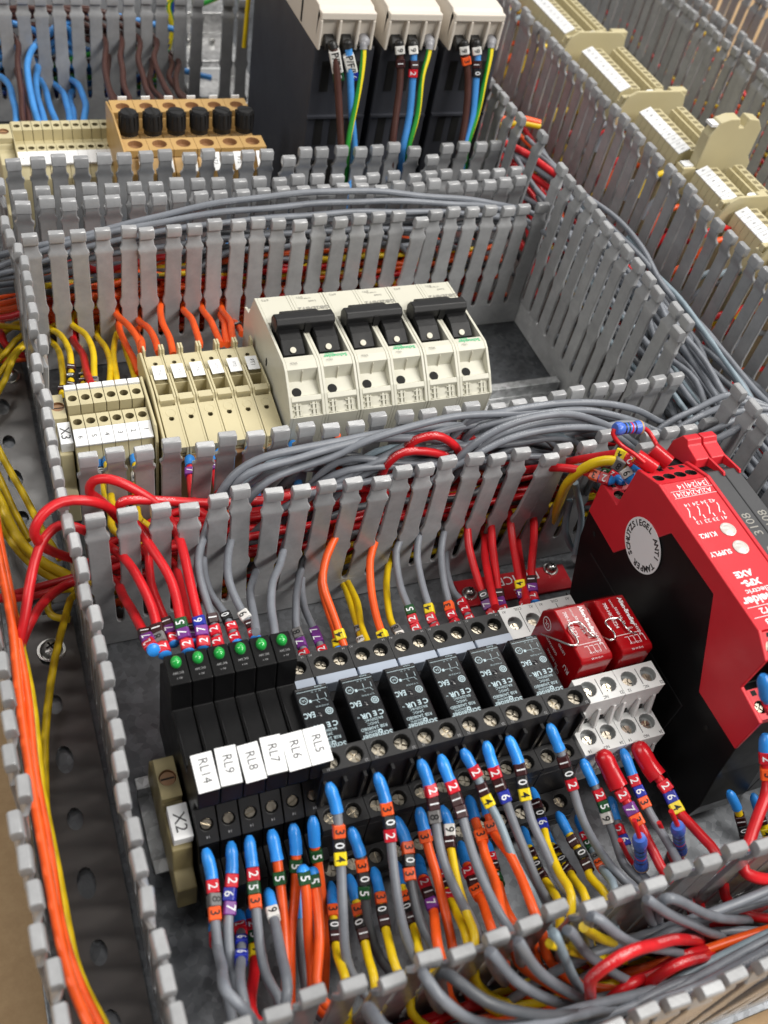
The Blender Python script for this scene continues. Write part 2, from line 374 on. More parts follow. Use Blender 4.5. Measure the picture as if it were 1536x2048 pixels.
# shared small meshes
def sector_screw(r, h, kind):
    b = MB(); b.lathe([(r, -h), (r, -0.28*h-0.02)], 18, 0); g = r*0.17; n = 6
    if kind == 'cross':
        for q in range(4):
            a0 = q*math.pi/2; pts = []
            for k in range(n+1):
                a = a0+math.asin(g/r)+(math.pi/2-2*math.asin(g/r))*k/n; pts.append((r*math.cos(a)*0.98, r*math.sin(a)*0.98))
            c, s_ = math.cos(a0+math.pi/4), math.sin(a0+math.pi/4); pts.append((c*g*1.414, s_*g*1.414))
            b.plate(pts, -h*0.9, 0)
    else:
        for q in (0, math.pi):
            pts = []
            for k in range(2*n+1):
                a = q+math.asin(g/r)+(math.pi-2*math.asin(g/r))*k/(2*n); pts.append((r*math.cos(a)*0.98, r*math.sin(a)*0.98))
            b.plate(pts, -h*0.9, 0)
    return b.mesh('screw', 'screw_nickel', 30)
SCREW_X = sector_screw(0.20, 0.12, 'cross'); SCREW_S = sector_screw(0.16, 0.12, 'slot'); SCREW_W = sector_screw(0.19, 0.12, 'cross')
def screw(me, parent, o, nrm=(0, 0, 1), sc=1.0):
    z = Vector(nrm).normalized(); M = z.to_track_quat('Z', 'Y').to_matrix().to_4x4() @ Matrix.Rotation(random.uniform(0, 6.28), 4, 'Z') @ Matrix.Scale(sc, 4)
    M.translation = Vector(o); return put('screw', me, parent, M)

# ================================================================== the setting
XA, XB = -4.0, 54.0
tag(MB().box(-160, 200, -120, 180, -4.6, -2.2).build('tabletop', 'board'), kind='structure')
tag(MB().box(XA, XB, -19.75, 62, -0.32, 0.0).build('mounting_plate', 'galvanised', bevel=0.05), kind='structure')

# ================================================================== wiring ducts
def finger_mesh(H):
    zb = 1.4; k = H/7.6
    st = [(zb, .08, .16, .497), (zb+.05, .08, .16, .43), (zb+.16, .08, .16, .385), (zb+.4, .08, .16, .365), (3.3*k, .08, .16, .36), (3.55*k, .08, .16, .45), (3.70*k, .08, .16, .45), (3.95*k, .08, .16, .375),
          (H-1.30, .08, .16, .365), (H-1.18, .09, .18, .415), (H-1.05, .11, .20, .42), (H-.90, .19, .17, .33), (H-.62, .25, .15, .305), (H-.50, .23, .20, .315),
          (H-.46, .19, .38, .335), (H-.12, .17, .38, .335), (H-.03, .17, .30, .33), (H, .17, .22, .315)]
    b = MB(); vs = []; fs = []; n = 8
    for z, y, t, w in st:
        c = min(.035, t*.3); h = t/2
        vs += [(-w+c, y-h, z-zb), (w-c, y-h, z-zb), (w, y-h+c, z-zb), (w, y+h-c, z-zb), (w-c, y+h, z-zb), (-w+c, y+h, z-zb), (-w, y+h-c, z-zb), (-w, y-h+c, z-zb)]
    for i in range(len(st)-1):
        for k in range(n): fs.append((i*n+k, i*n+(k+1) % n, (i+1)*n+(k+1) % n, (i+1)*n+k))
    fs += [tuple(reversed(range(n))), tuple(range((len(st)-1)*n, len(st)*n))]
    return b.add(vs, fs).mesh('finger', 'duct', 28)
FING = {7.6: finger_mesh(7.6), 9.44: finger_mesh(9.44)}
STUB = MB().box(-.36, .36, 0, .16, 0, .6).mesh('finger', 'duct')
def duct_wall(duct, axis, pos, start, n, inward, H=7.6, bend=None, skip=(), step=1.0, jit=1.1, strip=True):
    """one side of a duct: a solid strip with a row of break-off fingers; pos is where the lips stand"""
    bend = bend or {}
    off = -0.17*inward; jit = jit*.45 if H > 8 else jit
    R = {('row', 1): 0, ('row', -1): math.pi, ('col', 1): -math.pi/2, ('col', -1): math.pi/2}[(axis, inward)]
    a, b_ = start-.5 if step > 0 else start+(n-1)*step-.5, start+(n-1)*step+.5 if step > 0 else start+.5
    w0, w1 = sorted((pos+off, pos+off+.16*inward))
    m = MB()
    if axis == 'row': m.box(a, b_, w0, w1, 0.05, 1.4)
    else: m.box(w0, w1, a, b_, 0.05, 1.4)
    if strip: m.build('side_wall', 'duct', duct)
    for i in range(n):
        if i in skip: continue
        s = start+i*step
        lean = random.gauss(0, jit)+bend.get(i, (0, 0))[0]; tw = random.gauss(0, jit*1.6)
        side = random.gauss(0, .5)+bend.get(i, (0, 0))[1]
        o = (s, pos+off, 1.4) if axis == 'row' else (pos+off, s, 1.4)
        M = Matrix.Translation(o) @ Matrix.Rotation(R+math.radians(tw), 4, 'Z') @ Matrix.Rotation(math.radians(lean), 4, 'X') @ Matrix.Rotation(math.radians(side), 4, 'Y')
        put('finger', FING[H], duct, M)
def duct_floor(duct, x0, x1, y0, y1, along, pitch=3.1, off=0.0, holes=True):
    m = MB(); L = (y1-y0) if along == 'y' else (x1-x0); Wd = (x1-x0) if along == 'y' else (y1-y0)
    n = max(1, int(L/pitch)); st = L/n; t0, t1 = .05, .2; K = 16
    for i in range(n):
        a0 = i*st; ca = a0+st/2+off; cw = Wd/2
        ro, ri = [], []
        for k in range(K):
            an = 2*math.pi*(k+.5)/K; c, s_ = math.cos(an), math.sin(an)
            t = min(abs((st/2-off*(1 if c > 0 else -1))/c) if abs(c) > 1e-6 else 1e9, abs(cw/s_) if abs(s_) > 1e-6 else 1e9)
            ro.append((ca+c*t, cw+s_*t)); ri.append((ca+c*(.42 if i % 2 else .55), cw+s_*(.27 if i % 2 else .3)))
        vs = []; fs = []
        for z in (t1, t0):
            for p in ro+ri:
                vs.append((x0+p[1], y0+p[0], z) if along == 'y' else (x0+p[0], y0+p[1], z))
        cs = [(a0+st, Wd), (a0, Wd), (a0, 0), (a0+st, 0)]
        for k in range(K):
            k2 = (k+1) % K; face = [k]
            p, q = ro[k], ro[k2]; A = lambda r: math.atan2(r[1]-cw, r[0]-ca)
            for cc in cs:
                if 1e-6 < (A(cc)-A(p)) % (2*math.pi) < (A(q)-A(p)) % (2*math.pi):
                    vs.append((x0+cc[1], y0+cc[0], t1) if along == 'y' else (x0+cc[0], y0+cc[1], t1)); face.append(len(vs)-1)
            face += [k2, K+k2, K+k]
            fs.append(tuple(face) if along == 'x' else tuple(reversed(face)))
            fs.append((K+k, K+k2, 3*K+k2, 3*K+k))
        m.add(vs, fs)
    m.build('floor', 'duct_shaded', duct)
def bolt(loc, label, r=.42, scale=1.0):
    t = thing('pan_head_bolt', loc, label, 'bolt')
    b = MB(); b.lathe([(r*1.25, 0), (r*1.25, .06)], 24); b.build('washer', 'steel', t, Matrix.Translation(Vector(loc)), smooth=30)
    b = MB(); b.lathe([(r, .06), (r, .12), (r*.86, .24), (r*.55, .33), (r*.2, .36), (.01, .365)], 24); b.build('head', 'steel', t, Matrix.Translation(Vector(loc)), smooth=40)
    b = MB(); b.box(-r*.45, r*.45, -.035, .035, .30, .372).box(-.035, .035, -r*.45, r*.45, .30, .372); b.build('recess', 'dark_hole', t, Matrix.Translation(Vector(loc)) @ Matrix.Rotation(.5, 4, 'Z'))
    return t

dA = thing('wiring_duct', (13, -17.9, 0), 'grey slotted wiring duct nearest the camera with grey and red wires', 'wiring duct')
duct_wall(dA, 'row', -16.37, .52, 26, -1)
duct_wall(dA, 'row', -19.37, .53, 26, 1)
duct_floor(dA, 0, 26, -19.2, -16.5, 'x')
dB = thing('wiring_duct', (13, 1.4, 0), 'grey slotted wiring duct behind the relay row, red wires looping over it', 'wiring duct')
duct_wall(dB, 'row', 0, .10, 26, 1, bend={17: (3, 0), 20: (-3, 0), 21: (8, 3)})
duct_wall(dB, 'row', 2.80, .20, 26, -1)
duct_floor(dB, -.4, 25.6, .17, 2.65, 'x')
dC = thing('wiring_duct', (13, 17.3, 0), 'grey slotted wiring duct behind the circuit breakers with orange wires inside', 'wiring duct')
duct_wall(dC, 'row', 16.02, 0, 26, 1, bend={18: (5, 0)})
duct_wall(dC, 'row', 18.5, -.05, 26, -1)
duct_floor(dC, -.5, 25.5, 16.2, 18.4, 'x')
dD = thing('wiring_duct', (13, 20.6, 0), 'grey slotted wiring duct in front of the fuse holders and power supplies', 'wiring duct')
duct_wall(dD, 'row', 19.4, .01, 26, 1)
duct_wall(dD, 'row', 21.9, .06, 26, -1, bend={13: (-4, 0), 20: (-5, 0), 21: (-9, 2)})
duct_floor(dD, -.5, 25.5, 19.55, 21.75, 'x')
dE = thing('wiring_duct', (6, 40.5, 0), 'grey slotted wiring duct at the back with blue and brown wires', 'wiring duct')
duct_wall(dE, 'row', 38.9, -.55, 17, 1, skip=(14,))
duct_wall(dE, 'row', 42.4, -.55, 14, -1)
duct_floor(dE, -1, 13, 39.1, 42.2, 'x')
t = thing('steel_bracket', (14, 46, 0), 'bright folded steel bracket behind the back duct', 'bracket')
MB().box(12.7, 17.5, 39.6, 58, .02, .5).box(12.9, 16.9, 43.2, 57, .5, 1.6).box(12.9, 16.9, 47.2, 56, 1.6, 3.0).build('sheet', 'bright_zinc', t, bevel=.06)
for q in (13.6, 14.4, 15.3): MB().lathe([(.22, 0), (.22, .25), (.1, .4)], 14).build('rivet', 'steel', t, Matrix.Translation((q, 45.6, 1.6)), smooth=40)
MB().box(12.95, 15.6, 42.9, 43.15, .3, 1.2).build('label_plate', 'white_label', t)
dL = thing('wiring_duct', (-2.2, 3, 0), 'grey slotted wiring duct along the left edge with yellow and orange wires', 'wiring duct')
duct_wall(dL, 'col', -.87, -18.9, 44, -1, bend={i: (3.5, 0) for i in range(28, 34)}, skip=(37, 38))
duct_wall(dL, 'col', -3.57, -18.9, 44, 1)
duct_floor(dL, -3.4, -1.05, -19.4, 26, 'y', 2.2)
bolt((-2.02, -.05, .2), 'round steel bolt on the duct floor beside the red wire loop')
bolt((-1.75, 15.5, .2), 'round steel bolt on the left duct floor near the yellow wires')
dR = thing('wiring_duct', (28.9, 12, 0), 'tall grey slotted wiring duct right of the breakers, packed with grey wires', 'wiring duct')
duct_wall(dR, 'col', 25.70, 16.39, 13, 1, H=9.44, step=-1.0)
duct_wall(dR, 'col', 25.70, 3.35, 1, 1, H=9.44, bend={0: (5, -2)}, jit=.3)
duct_wall(dR, 'col', 25.70, -.1, 15, 1, H=9.44, step=-1.0)
duct_wall(dR, 'col', 25.70, 19.5, 1, 1, H=9.44, bend={0: (-4, 0)}, jit=.3)
duct_wall(dR, 'col', 25.70, 21.4, 18, 1, H=9.44)
duct_wall(dR, 'col', 32.05, -14, 64, -1, H=9.44)
duct_floor(dR, 25.9, 31.9, -16, 50, 'y', 4)
dT = thing('wiring_duct', (46, 30, 0), 'grey slotted wiring duct beyond the terminal strips at upper right', 'wiring duct')
duct_wall(dT, 'col', 45.1, 8, 44, 1, H=9.44)
duct_wall(dT, 'col', 46.9, 8, 44, -1, H=9.44)
duct_floor(dT, 45.2, 46.8, 8, 52, 'y', 4)
dU = thing('wiring_duct', (53, 30, 0), 'farthest grey slotted wiring duct in the upper right corner', 'wiring duct')
duct_wall(dU, 'col', 52.6, 20, 34, 1, H=9.44)

# ================================================================== DIN rails
def rail(y, x0, x1, label, along='x', x=0):
    p = [(-1.75, .65), (-1.75, .75), (-1.28, .75), (-1.28, .12), (1.28, .12), (1.28, .75), (1.75, .75), (1.75, .65), (1.38, .65), (1.38, .02), (-1.38, .02), (-1.38, .65)]
    m = MB(); M = Matrix.Translation((0, y, 0)) if along == 'x' else Matrix.Translation((x, 0, 0)) @ Matrix.Rotation(math.pi/2, 4, 'Z')
    m.prism(p, x0, x1, 0, M)
    return tag(m.build('mounting_rail', 'rail_zinc', bevel=.03), label, 'mounting rail')
rail(-8.0, -.1, 25, 'galvanised mounting rail under the relay row')
rail(8.7, -.1, 25.3, 'galvanised mounting rail under the circuit breakers')
rail(26.5, -.1, 25.3, 'galvanised mounting rail under the fuse holders')
rail(0, 0, 52, 'galvanised mounting rail under the beige terminal strips at right', 'y', 36.4)

# ================================================================== relay row
# ---- slim relays with green lamps
SLX, SLP = 1.08, .685
SL_PROF = [(-4.7, .8), (-4.78, 5.45), (-5.2, 6.05), (-5.32, 6.72), (-6.36, 6.60), (-6.52, 5.35), (-8.62, 5.2), (-8.8, 6.55), (-8.95, 6.72), (-9.95, 6.45), (-10.06, 5.7), (-9.62, 5.25), (-9.5, 4.55),
           (-10.35, 3.65), (-10.55, 2.75), (-11.45, 2.45), (-11.6, .8)]
names_rl = ['RL14', 'RL9', 'RL8', 'RL7', 'RL6', 'RL5']
sl_mesh = MB().prism(SL_PROF, 0.012, SLP-.012).mesh('housing', 'black_plastic')
led_mesh = MB().lathe([(.175, -.05), (.175, .03), (.16, .10), (.10, .17), (.01, .19)], 18, sy=1.15).mesh('lamp', 'led_green', 50)
scr_n = Vector((0, -.75, .66)).normalized()
for i, nm in enumerate(names_rl):
    x0 = SLX+SLP*i; xc = x0+SLP/2
    t = thing('slim_relay', (xc, -8, .75), 'slim black relay with green lamp, white label %s' % nm, 'relay', 'slim relays with green lamps')
    o = put('housing', sl_mesh, t, Matrix.Translation((x0, 0, 0))); bev(o, .04)
    m = frame((xc, -5.62, 6.70), (1, 0, 0), (0, -1.04, -.12)); m = frame((xc, -5.62, 6.70), (1, 0, 0), (0, 1.04, .12))
    put('lamp', led_mesh, t, m)
    text('DC 24V', .10, 'print_grey', (xc, -5.98, 6.645), RX, (0, -1, -.11), t)
    text('A1 +', .09, 'print_grey', (xc, -6.16, 6.625), RX, (0, -1, -.11), t)
    # screw block
    M = frame((x0+.03, -10.40, 3.78), (1, 0, 0), (0, .85, .9))
    b = MB(); b.well_box(SLP-.06, 1.15, .42, [(SLP/2-.03, .62, .21)], .16, M, 0, 1); b.build('screw_block', ['black_satin', 'dark_hole'], t, bevel=.02)
    zc = M @ Vector((SLP/2-.03, .62, -.05)); screw(SCREW_S, t, zc, M.to_3x3().col[2])
    text('14', .13, 'print_grey', M @ Vector((SLP/2-.03, .22, 0)), RX, M.to_3x3() @ Vector((0, -1, 0)), t)
    # white label
    wx = SLP-.055 if i < 4 else SLP-.005
    lm = frame((xc+random.uniform(-.01, .02), -9.42+(0, .03, -.05, .02, -.04, -.03)[i], 6.65), (1, 0, 0), (0, 1, .27)); tilt = (.02, -.03, .025, -.02, .015, .015)[i]
    lm = lm @ Matrix.Rotation(tilt, 4, 'Z')
    pl = MB().box(-wx/2, wx/2, -.56, .56, 0, .03).build('label_plate', 'white_label', t, lm, bevel=.01)
    L = len(nm); text(nm, .40, 'print_dark', lm @ Vector((.0, .05, .03)), lm.to_3x3() @ Vector((0, -1, 0)), lm.to_3x3() @ Vector((1, 0, 0)), t, sx=.9)
    # moulded ribs in the sunken middle
    MB().box(x0+.05, x0+.10, -8.5, -6.6, 5.2, 5.42).box(x0+.22, x0+.30, -8.58, -8.4, 5.2, 5.36).box(x0+.42, x0+.48, -8.55, -8.42, 5.2, 5.5).build('rib', 'black_plastic', t)

# ---- plug-in relays on black sockets
SX0, SP = 6.455-1.58, 1.58
def ce(p): pass
for k in range(6):
    x0 = SX0+SP*k+.01; x1 = SX0+SP*(k+1)-.01; w = x1-x0
    ordn = ['first', 'second', 'third', 'fourth', 'fifth', 'sixth'][k]
    t = thing('relay_socket', ((x0+x1)/2, -8, .75), 'black relay socket with screw terminals, %s from the slim relays' % ordn, 'relay socket', 'black relay sockets')
    prof = [(-4.4, .8), (-4.4, 2.7), (-6.1, 2.7), (-6.1, 2.0), (-9.3, 2.0), (-9.3, 5.5), (-10.1, 5.5), (-10.2, 4.2), (-10.25, 3.4), (-11.05, 3.4), (-11.1, 2.2), (-11.15, 1.3), (-12.0, 1.3), (-12.0, .8)]
    MB().prism(prof, x0, x1).build('base', 'black_satin', t, bevel=.03)
    b = MB(); b.well_box(w, 1.0, .55, [(w*.28, .52, .27), (w*.74, .52, .27)], .30, Matrix.Translation((x0, -5.32, 3.25)), 0, 1)
    b.build('terminal_block', ['black_satin', 'dark_hole'], t, bevel=.03)
    for f in (.28, .74): screw(SCREW_X, t, (x0+w*f, -4.80, 3.02), sc=1.05)
    MB().box(x0+.03, x1-.03, -5.75, -5.36, 2.7, 3.36).build('label_carrier', 'strip_blue', t, bevel=.03)
    b = MB(); b.well_box(w, .74, .6, [(w*.24, .36, .27), (w*.73, .36, .27)], .32, Matrix.Translation((x0, -10.14, 6.1)), 0, 1)
    b.build('terminal_block', ['black_satin', 'dark_hole'], t, bevel=.03)
    for f in (.24, .73): screw(SCREW_X, t, (x0+w*f, -9.78, 5.9), sc=1.12)
    b = MB(); b.well_box(w, .80, .5, [(w*.24, .4, .25), (w*.73, .4, .25)], .28, Matrix.Translation((x0, -11.05, 3.9)), 0, 1)
    b.build('terminal_block', ['black_satin', 'dark_hole'], t, bevel=.03)
    for f in (.24, .73): screw(SCREW_X, t, (x0+w*f, -10.65, 3.7), sc=1.05)
    b = MB(); b.well_box(w, .80, .5, [(w*.24, .4, .25), (w*.73, .4, .25)], .28, Matrix.Translation((x0, -11.95, 1.8)), 0, 1)
    b.build('terminal_block', ['black_satin', 'dark_hole'], t, bevel=.03)
    for f in (.24, .73): screw(SCREW_X, t, (x0+w*f, -11.55, 1.6), sc=1.05)
    for f in (.08, .5, .92): MB().box(x0+w*f-.05, x0+w*f+.05, -10.32, -10.1, 4.0, 5.5).build('rib', 'black_satin', t)
    for s_, f, y in (('21', .12, -10.06), ('22', .92, -10.06), ('A1', .08, -4.42), ('14', .9, -4.42)):
        text(s_, .12, 'print_grey', (x0+w*f, y, 6.1 if y < -8 else 3.25), RX, UX, t)
    r = thing('plug_in_relay', ((x0+x1)/2-.15, -8, 2.0), 'black plug-in relay printed with white lettering, %s from the slim relays' % ordn, 'relay', 'black plug-in relays')
    rx0, rx1 = x0+.07, x0+1.22; zt = 5.6
    MB().prism([(-6.84, 2.02), (-6.84, zt-.08), (-6.92, zt), (-9.2, zt), (-9.26, zt-.08), (-9.26, 2.02)], rx0, rx1).build('case', 'relay_black', r, bevel=.05)
    P_ = lambda fx, fy: (rx0+(rx1-rx0)*fx, -6.84-2.42*fy, zt)
    T_ = lambda s_, sz, fx, fy, m='print_pale', **kw: text(s_, sz, m, P_(fx, fy), RX, UX, r, **kw)
    MB().box(rx0+.08, rx1-.06, -7.06, -7.045, zt, zt+.006).build('printed_line', 'print_pale', r)
    T_('Austria', .085, .72, .05, 'print_pale')
    ring = lambda fx, fy, ro, ri: MB().lathe([(ri, 0), (ro, 0), (ro, .006), (ri, .006), (ri, 0)], 20, cap0=False, cap1=False).build('printed_mark', 'print_pale', r, Matrix.Translation(Vector(P_(fx, fy))))
    ring(.19, .22, .135, .112); T_('SA', .12, .19, .22)
    # circuit symbol
    b = MB()
    for fx in (.62, .86):
        px, py, _ = P_(fx, .16); b.box(px-.008, px+.008, py-.17, py, zt, zt+.006); 
        b.add([(px-.09, py-.2, zt+.006), (px-.075, py-.2, zt+.006), (px+.008, py-.32, zt+.006), (px-.008, py-.32, zt+.006)], [(0, 3, 2, 1)])
    px, py, _ = P_(.38, .2); b.box(px, px+.5, py-.115, py-.105, zt, zt+.006); b.box(px-.05, px+.03, py-.16, py-.06, zt, zt+.005)
    b.build('printed_mark', 'print_pale', r)
    T_('A1   11   21', .07, .62, .115); T_('12 14 22 24 A2', .07, .66, .345)
    T_('EAC', .28, .22, .44, bold=.006, sx=.72)
    ring(.80, .44, .13, .10); ring(.80, .44, .07, .045); T_('G', .09, .80, .44)
    MB().lathe([(.10, 0), (.10, .01), (.05, .03), (.01, .035)], 14).build('test_button', 'black_gloss', r, Matrix.Translation(Vector(P_(.50, .46))), smooth=40)
    for fx in (.42, .62): MB().lathe([(.055, 0), (.06, .012), (.045, .012), (.04, .002)], 12, cap0=False).build('moulded_ring', 'black_gloss', r, Matrix.Translation(Vector(P_(fx, .555))))
    T_('C E', .25, .76, .630, bold=.006); T_('UR', .25, .38, .640, bold=.008); T_('us', .09, .15, .65)
    T_('8A/250VAC', .13, .56, .712); T_('24VDC', .13, .50, .768); T_('RSB 2A080BD', .155, .48, .832)
    T_('Electric', .14, .38, .890, sx=1.15); T_('Schneider', .265, .50, .948, bold=.006, sx=1.0)
    MB().lathe([(.03, 0), (.055, .006), (.075, .006)], 12, cap0=False, cap1=False).build('printed_mark', 'print_pale', r, Matrix.Translation(Vector(P_(.62, .90))))

# ---- white sockets with clear red relays
for k in range(2):
    x0 = 14.42+1.66*k; x1 = x0+1.64; w = x1-x0
    nm = ('beside the black sockets', 'beside the red safety relay')[k]
    t = thing('relay_socket', ((x0+x1)/2, -8, .75), 'white relay socket with round screw wells, %s' % nm, 'relay socket', 'white relay sockets')
    prof = [(-4.2, .8), (-4.2, 2.5), (-5.8, 2.5), (-5.8, 2.0), (-8.9, 2.0), (-8.9, 4.9), (-9.9, 4.9), (-9.85, 3.4), (-11.05, 3.4), (-11.1, 2.6), (-10.7, 2.2), (-10.7, .8)]
    MB().prism(prof, x0, x1).build('base', 'white_plastic', t, bevel=.03)
    for y, l, z, hz in ((-5.75, 1.6, 3.1, .6), (-9.93, 1.0, 5.55, .65), (-11.07, 1.15, 4.02, .62)):
        b = MB(); b.well_box(w, l, hz, [(w*.27, l*.55, .29), (w*.76, l*.55, .29)], .3, Matrix.Translation((x0, y, z)), 0, 1)
        b.build('terminal_block', ['white_plastic', 'hole_grey'], t, bevel=.04)
        for f in (.27, .76): screw(SCREW_W, t, (x0+w*f, y+l*.55-.06, z-.24), nrm=(0, -.25, 1))
        MB().box(x0+w*.515-.012, x0+w*.515+.012, y+l*.22, y+l*.85, z, z+.006).build('printed_line', 'print_dark', t)
    for s_, f, y, z in (('12', .14, -9.80, 5.55), ('NC', .55, -9.82, 5.55), ('22', .95, -9.80, 5.55), ('14', .14, -10.95, 4.02), ('NO', .55, -10.96, 4.02), ('24', .93, -10.95, 4.02),
                        ('A1', .12, -4.3, 3.1), ('COIL', .5, -4.28, 3.1), ('A2', .86, -4.3, 3.1)):
        text(s_, .17, 'print_dark', (x0+w*f, y, z), RX, UX, t, sx=.85)
    for f in (.12, .5, .88):                       # moulded ribs and dark slots on the front
        MB().prism([(-9.9, 3.45), (-10.2, 4.05), (-9.98, 4.95), (-9.85, 4.95)], x0+w*f-.06, x0+w*f+.06).build('rib', 'white_plastic', t, bevel=.02)
        MB().prism([(-11.05, 2.6), (-11.22, 3.0), (-11.1, 3.42), (-11.0, 3.42)], x0+w*f-.06, x0+w*f+.06).build('rib', 'white_plastic', t, bevel=.02)
    for f in (.3, .7): MB().box(x0+w*f-.09, x0+w*f+.09, -9.93, -9.8, 4.05, 4.3).build('slot', 'dark_hole', t)
    r = thing('plug_in_relay', ((x0+x1)/2, -7.5, 2.1), 'clear red plug-in relay held by a bent wire clip, %s' % ('next to the black relays', 'next to the red safety relay')[k], 'relay', 'clear red relays')
    rx0, rx1 = x0+.22, x0+1.50; ya, yb, zt = -6.05, -8.80, 6.35
    MB().prism([(ya, 2.1), (ya, zt-.7), (ya-.45, zt), (yb+.12, zt), (yb, zt-.12), (yb, 2.1)], rx0, rx1).build('cover', 'red_clear', r, bevel=.06)
    b = MB(); b.box(rx0+.12, rx1-.12, yb+.15, ya-.55, 2.3, zt-.55).box(rx0+.2, rx1-.3, yb+.4, yb+1.4, zt-.55, zt-.2); 
    b.lathe([(.42, -.5), (.42, .5)], 14, 0, Matrix.Translation(((rx0+rx1)/2, ya-1.0, zt-.55)) @ Matrix.Rotation(math.pi/2, 4, 'Y'))
    b.build('coil', 'red_coil', r, bevel=.04)
    tp = lambda fx, fy: (rx0+(rx1-rx0)*fx, ya-.45+(yb-ya+.45)*fy, zt)
    text('Allen-Bradley', .22, 'print_white', tp(.80, .30), (0, -1, 0), (1, 0, 0), r, bold=.008)
    text('700-HK36Z24', .19, 'print_white', tp(.26, .32), (0, -1, 0), (1, 0, 0), r)
    text('CAT.NO.', .09, 'print_white', tp(.48, .12), (0, -1, 0), (1, 0, 0), r)
    text('50/60 Hz 2A', .15, 'print_white', tp(.52, .36), (0, -1, 0), (1, 0, 0), r); text('24VDC', .16, 'print_white', tp(.82, .66), (0, -1, 0), (1, 0, 0), r); text('COIL', .09, 'print_white', tp(.62, .60), RX, UX, r)
    b = MB()
    for q in range(4):
        px, py, _ = tp(.35+.16*q, .74); b.box(px-.07, px+.07, py-.008, py+.008, zt, zt+.006); b.box(px+.06, px+.075, py-.28, py, zt, zt+.006)
    px, py, _ = tp(.08, .69); b.box(px, px+1.0, py-.008, py+.008, zt, zt+.006)
    b.build('printed_mark', 'print_white', r)
    text('12 22 14 24', .10, 'print_white', tp(.55, .86), RX, UX, r); text('11 21 A1 A2', .09, 'print_white', tp(.5, .96), RX, UX, r)
    sd = lambda y, z: (rx0, y, z)
    for s_, y, z, sz in (('UL', -6.55, 5.55, .26), ('CE', -7.95, 4.6, .26), ('CONTACTS', -7.2, 5.1, .16), ('5A 250VAC', -7.5, 4.75, .16), ('24VDC 50Hz', -7.7, 4.35, .15), ('LISTED', -7.7, 5.6, .16), ('RU', -8.3, 5.2, .3)):
        text(s_, sz, 'print_white', sd(y, z), (0, 1, 0), (0, 0, -1), r)
    MB().lathe([(.24, 0), (.27, 0), (.27, .006), (.24, .006), (.24, 0)], 20, cap0=False, cap1=False).build('printed_mark', 'print_white', r, frame(sd(-6.55, 5.55), (0, -1, 0), (0, 0, 1)))
    zc = zt+.10
    c0 = ([at(1083, 1268, z=5.3), at(1112, 1279, z=6.1), at(1146, 1291, z=zc), at(1156, 1287, z=zc), at(1153, 1276, z=zc), at(1137, 1253, z=zc), at(1141, 1247, z=zc), at(1157, 1244, z=zc), at(1164, 1248, z=zc), at(1181, 1268, z=zc), at(1196, 1276, z=zc-.15), at(1207, 1273, z=zc-.5)],
          [at(1190, 1262, z=5.3), at(1203, 1272, z=6.1), at(1221, 1280, z=zc), at(1230, 1277, z=zc), at(1228, 1266, z=zc), at(1211, 1245, z=zc), at(1214, 1240, z=zc), at(1233, 1236, z=zc), at(1240, 1239, z=zc), at(1258, 1261, z=zc), at(1274, 1268, z=zc-.15), at(1282, 1263, z=zc-.5), at(1264, 1252, z=zc-.5)])[k]
    tag(MB().tube(spline(c0, .1), .038, 8).build('retaining_clip', 'clip_wire', smooth=60), 'bent steel wire clip over the clear red relay, %s' % ('nearer the black relays', 'nearer the safety relay')[k], 'wire clip', 'relay retaining clips')

# ---- red safety relay
t = thing('safety_relay', (19.8, -7.5, .75), 'red and black safety relay with round anti tamper sticker', 'safety relay')
X0, X1 = 18.70, 20.95
RED = [(-2.10, 5.73), (-2.05, 7.38), (-3.26, 7.71-.35), (-3.36, 9.49), (-4.54, 9.95), (-10.86, 9.95), (-11.70, 9.42), (-11.63, 7.70), (-12.89, 7.53), (-12.86, 5.69), (-10.56, 5.65), (-9.3, 7.2), (-5.5, 7.2), (-4.23, 5.64)]
RED_L = [(-2.10, 5.73), (-2.05, 7.38), (-3.26, 7.40), (-3.36, 9.49), (-4.54, 9.95), (-10.86, 9.95), (-11.70, 9.42), (-11.63, 7.70), (-12.89, 7.53), (-12.86, 5.69), (-10.56, 5.65), (-8.81, 9.13), (-6.08, 9.07), (-4.23, 5.64)]
BLK = [(-3.45, .8), (-3.0, 2.0), (-2.25, 4.3), (-2.05, 5.9), (-3.2, 7.0), (-3.6, 9.2), (-11.2, 9.2), (-11.3, 7.2), (-12.7, 7.0), (-12.9, 5.1), (-13.0, 4.0), (-13.3, 2.0), (-13.2, .9), (-9.8, .8), (-6, .8)]
MB().prism(BLK, X0+.04, X1-.03).build('body', 'black_plastic', t, bevel=.05)
MB().prism(RED_L, X0, X0+.16).prism(RED_L, X1-.16, X1).build('side_cover', 'red_plastic', t, bevel=.04)
MB().prism([(-4.50, 9.25), (-4.54, 9.90), (-10.86, 9.90), (-10.9, 9.25)], X0+.16, X1-.16).build('front_panel', 'red_plastic', t)
def slope_block(y0, z0, y1, z1, wells, name='terminal_block'):
    M = frame((X0+.17, y1, z1), (1, 0, 0), (0, y0-y1, z0-z1)); l = math.hypot(y0-y1, z0-z1); w = X1-X0-.34
    b = MB(); b.well_box(w, l, .5, [(w*(i+.5)/wells, l*.40, .22) for i in range(wells)], .25, M, 0, 1); b.build(name, ['red_plastic', 'dark_hole'], t, bevel=.02)
    for i in range(wells): screw(SCREW_W, t, M @ Vector((w*(i+.5)/wells, l*.42, -.14)), M.to_3x3().col[2], sc=.85)
    for i in range(wells): MB().box(w*(i+.5)/wells-.1, w*(i+.5)/wells+.1, l*.78, l*.95, -.2, .004).build('wire_port', 'dark_hole', t, M)
slope_block(-3.40, 9.40, -4.48, 9.86, 4)
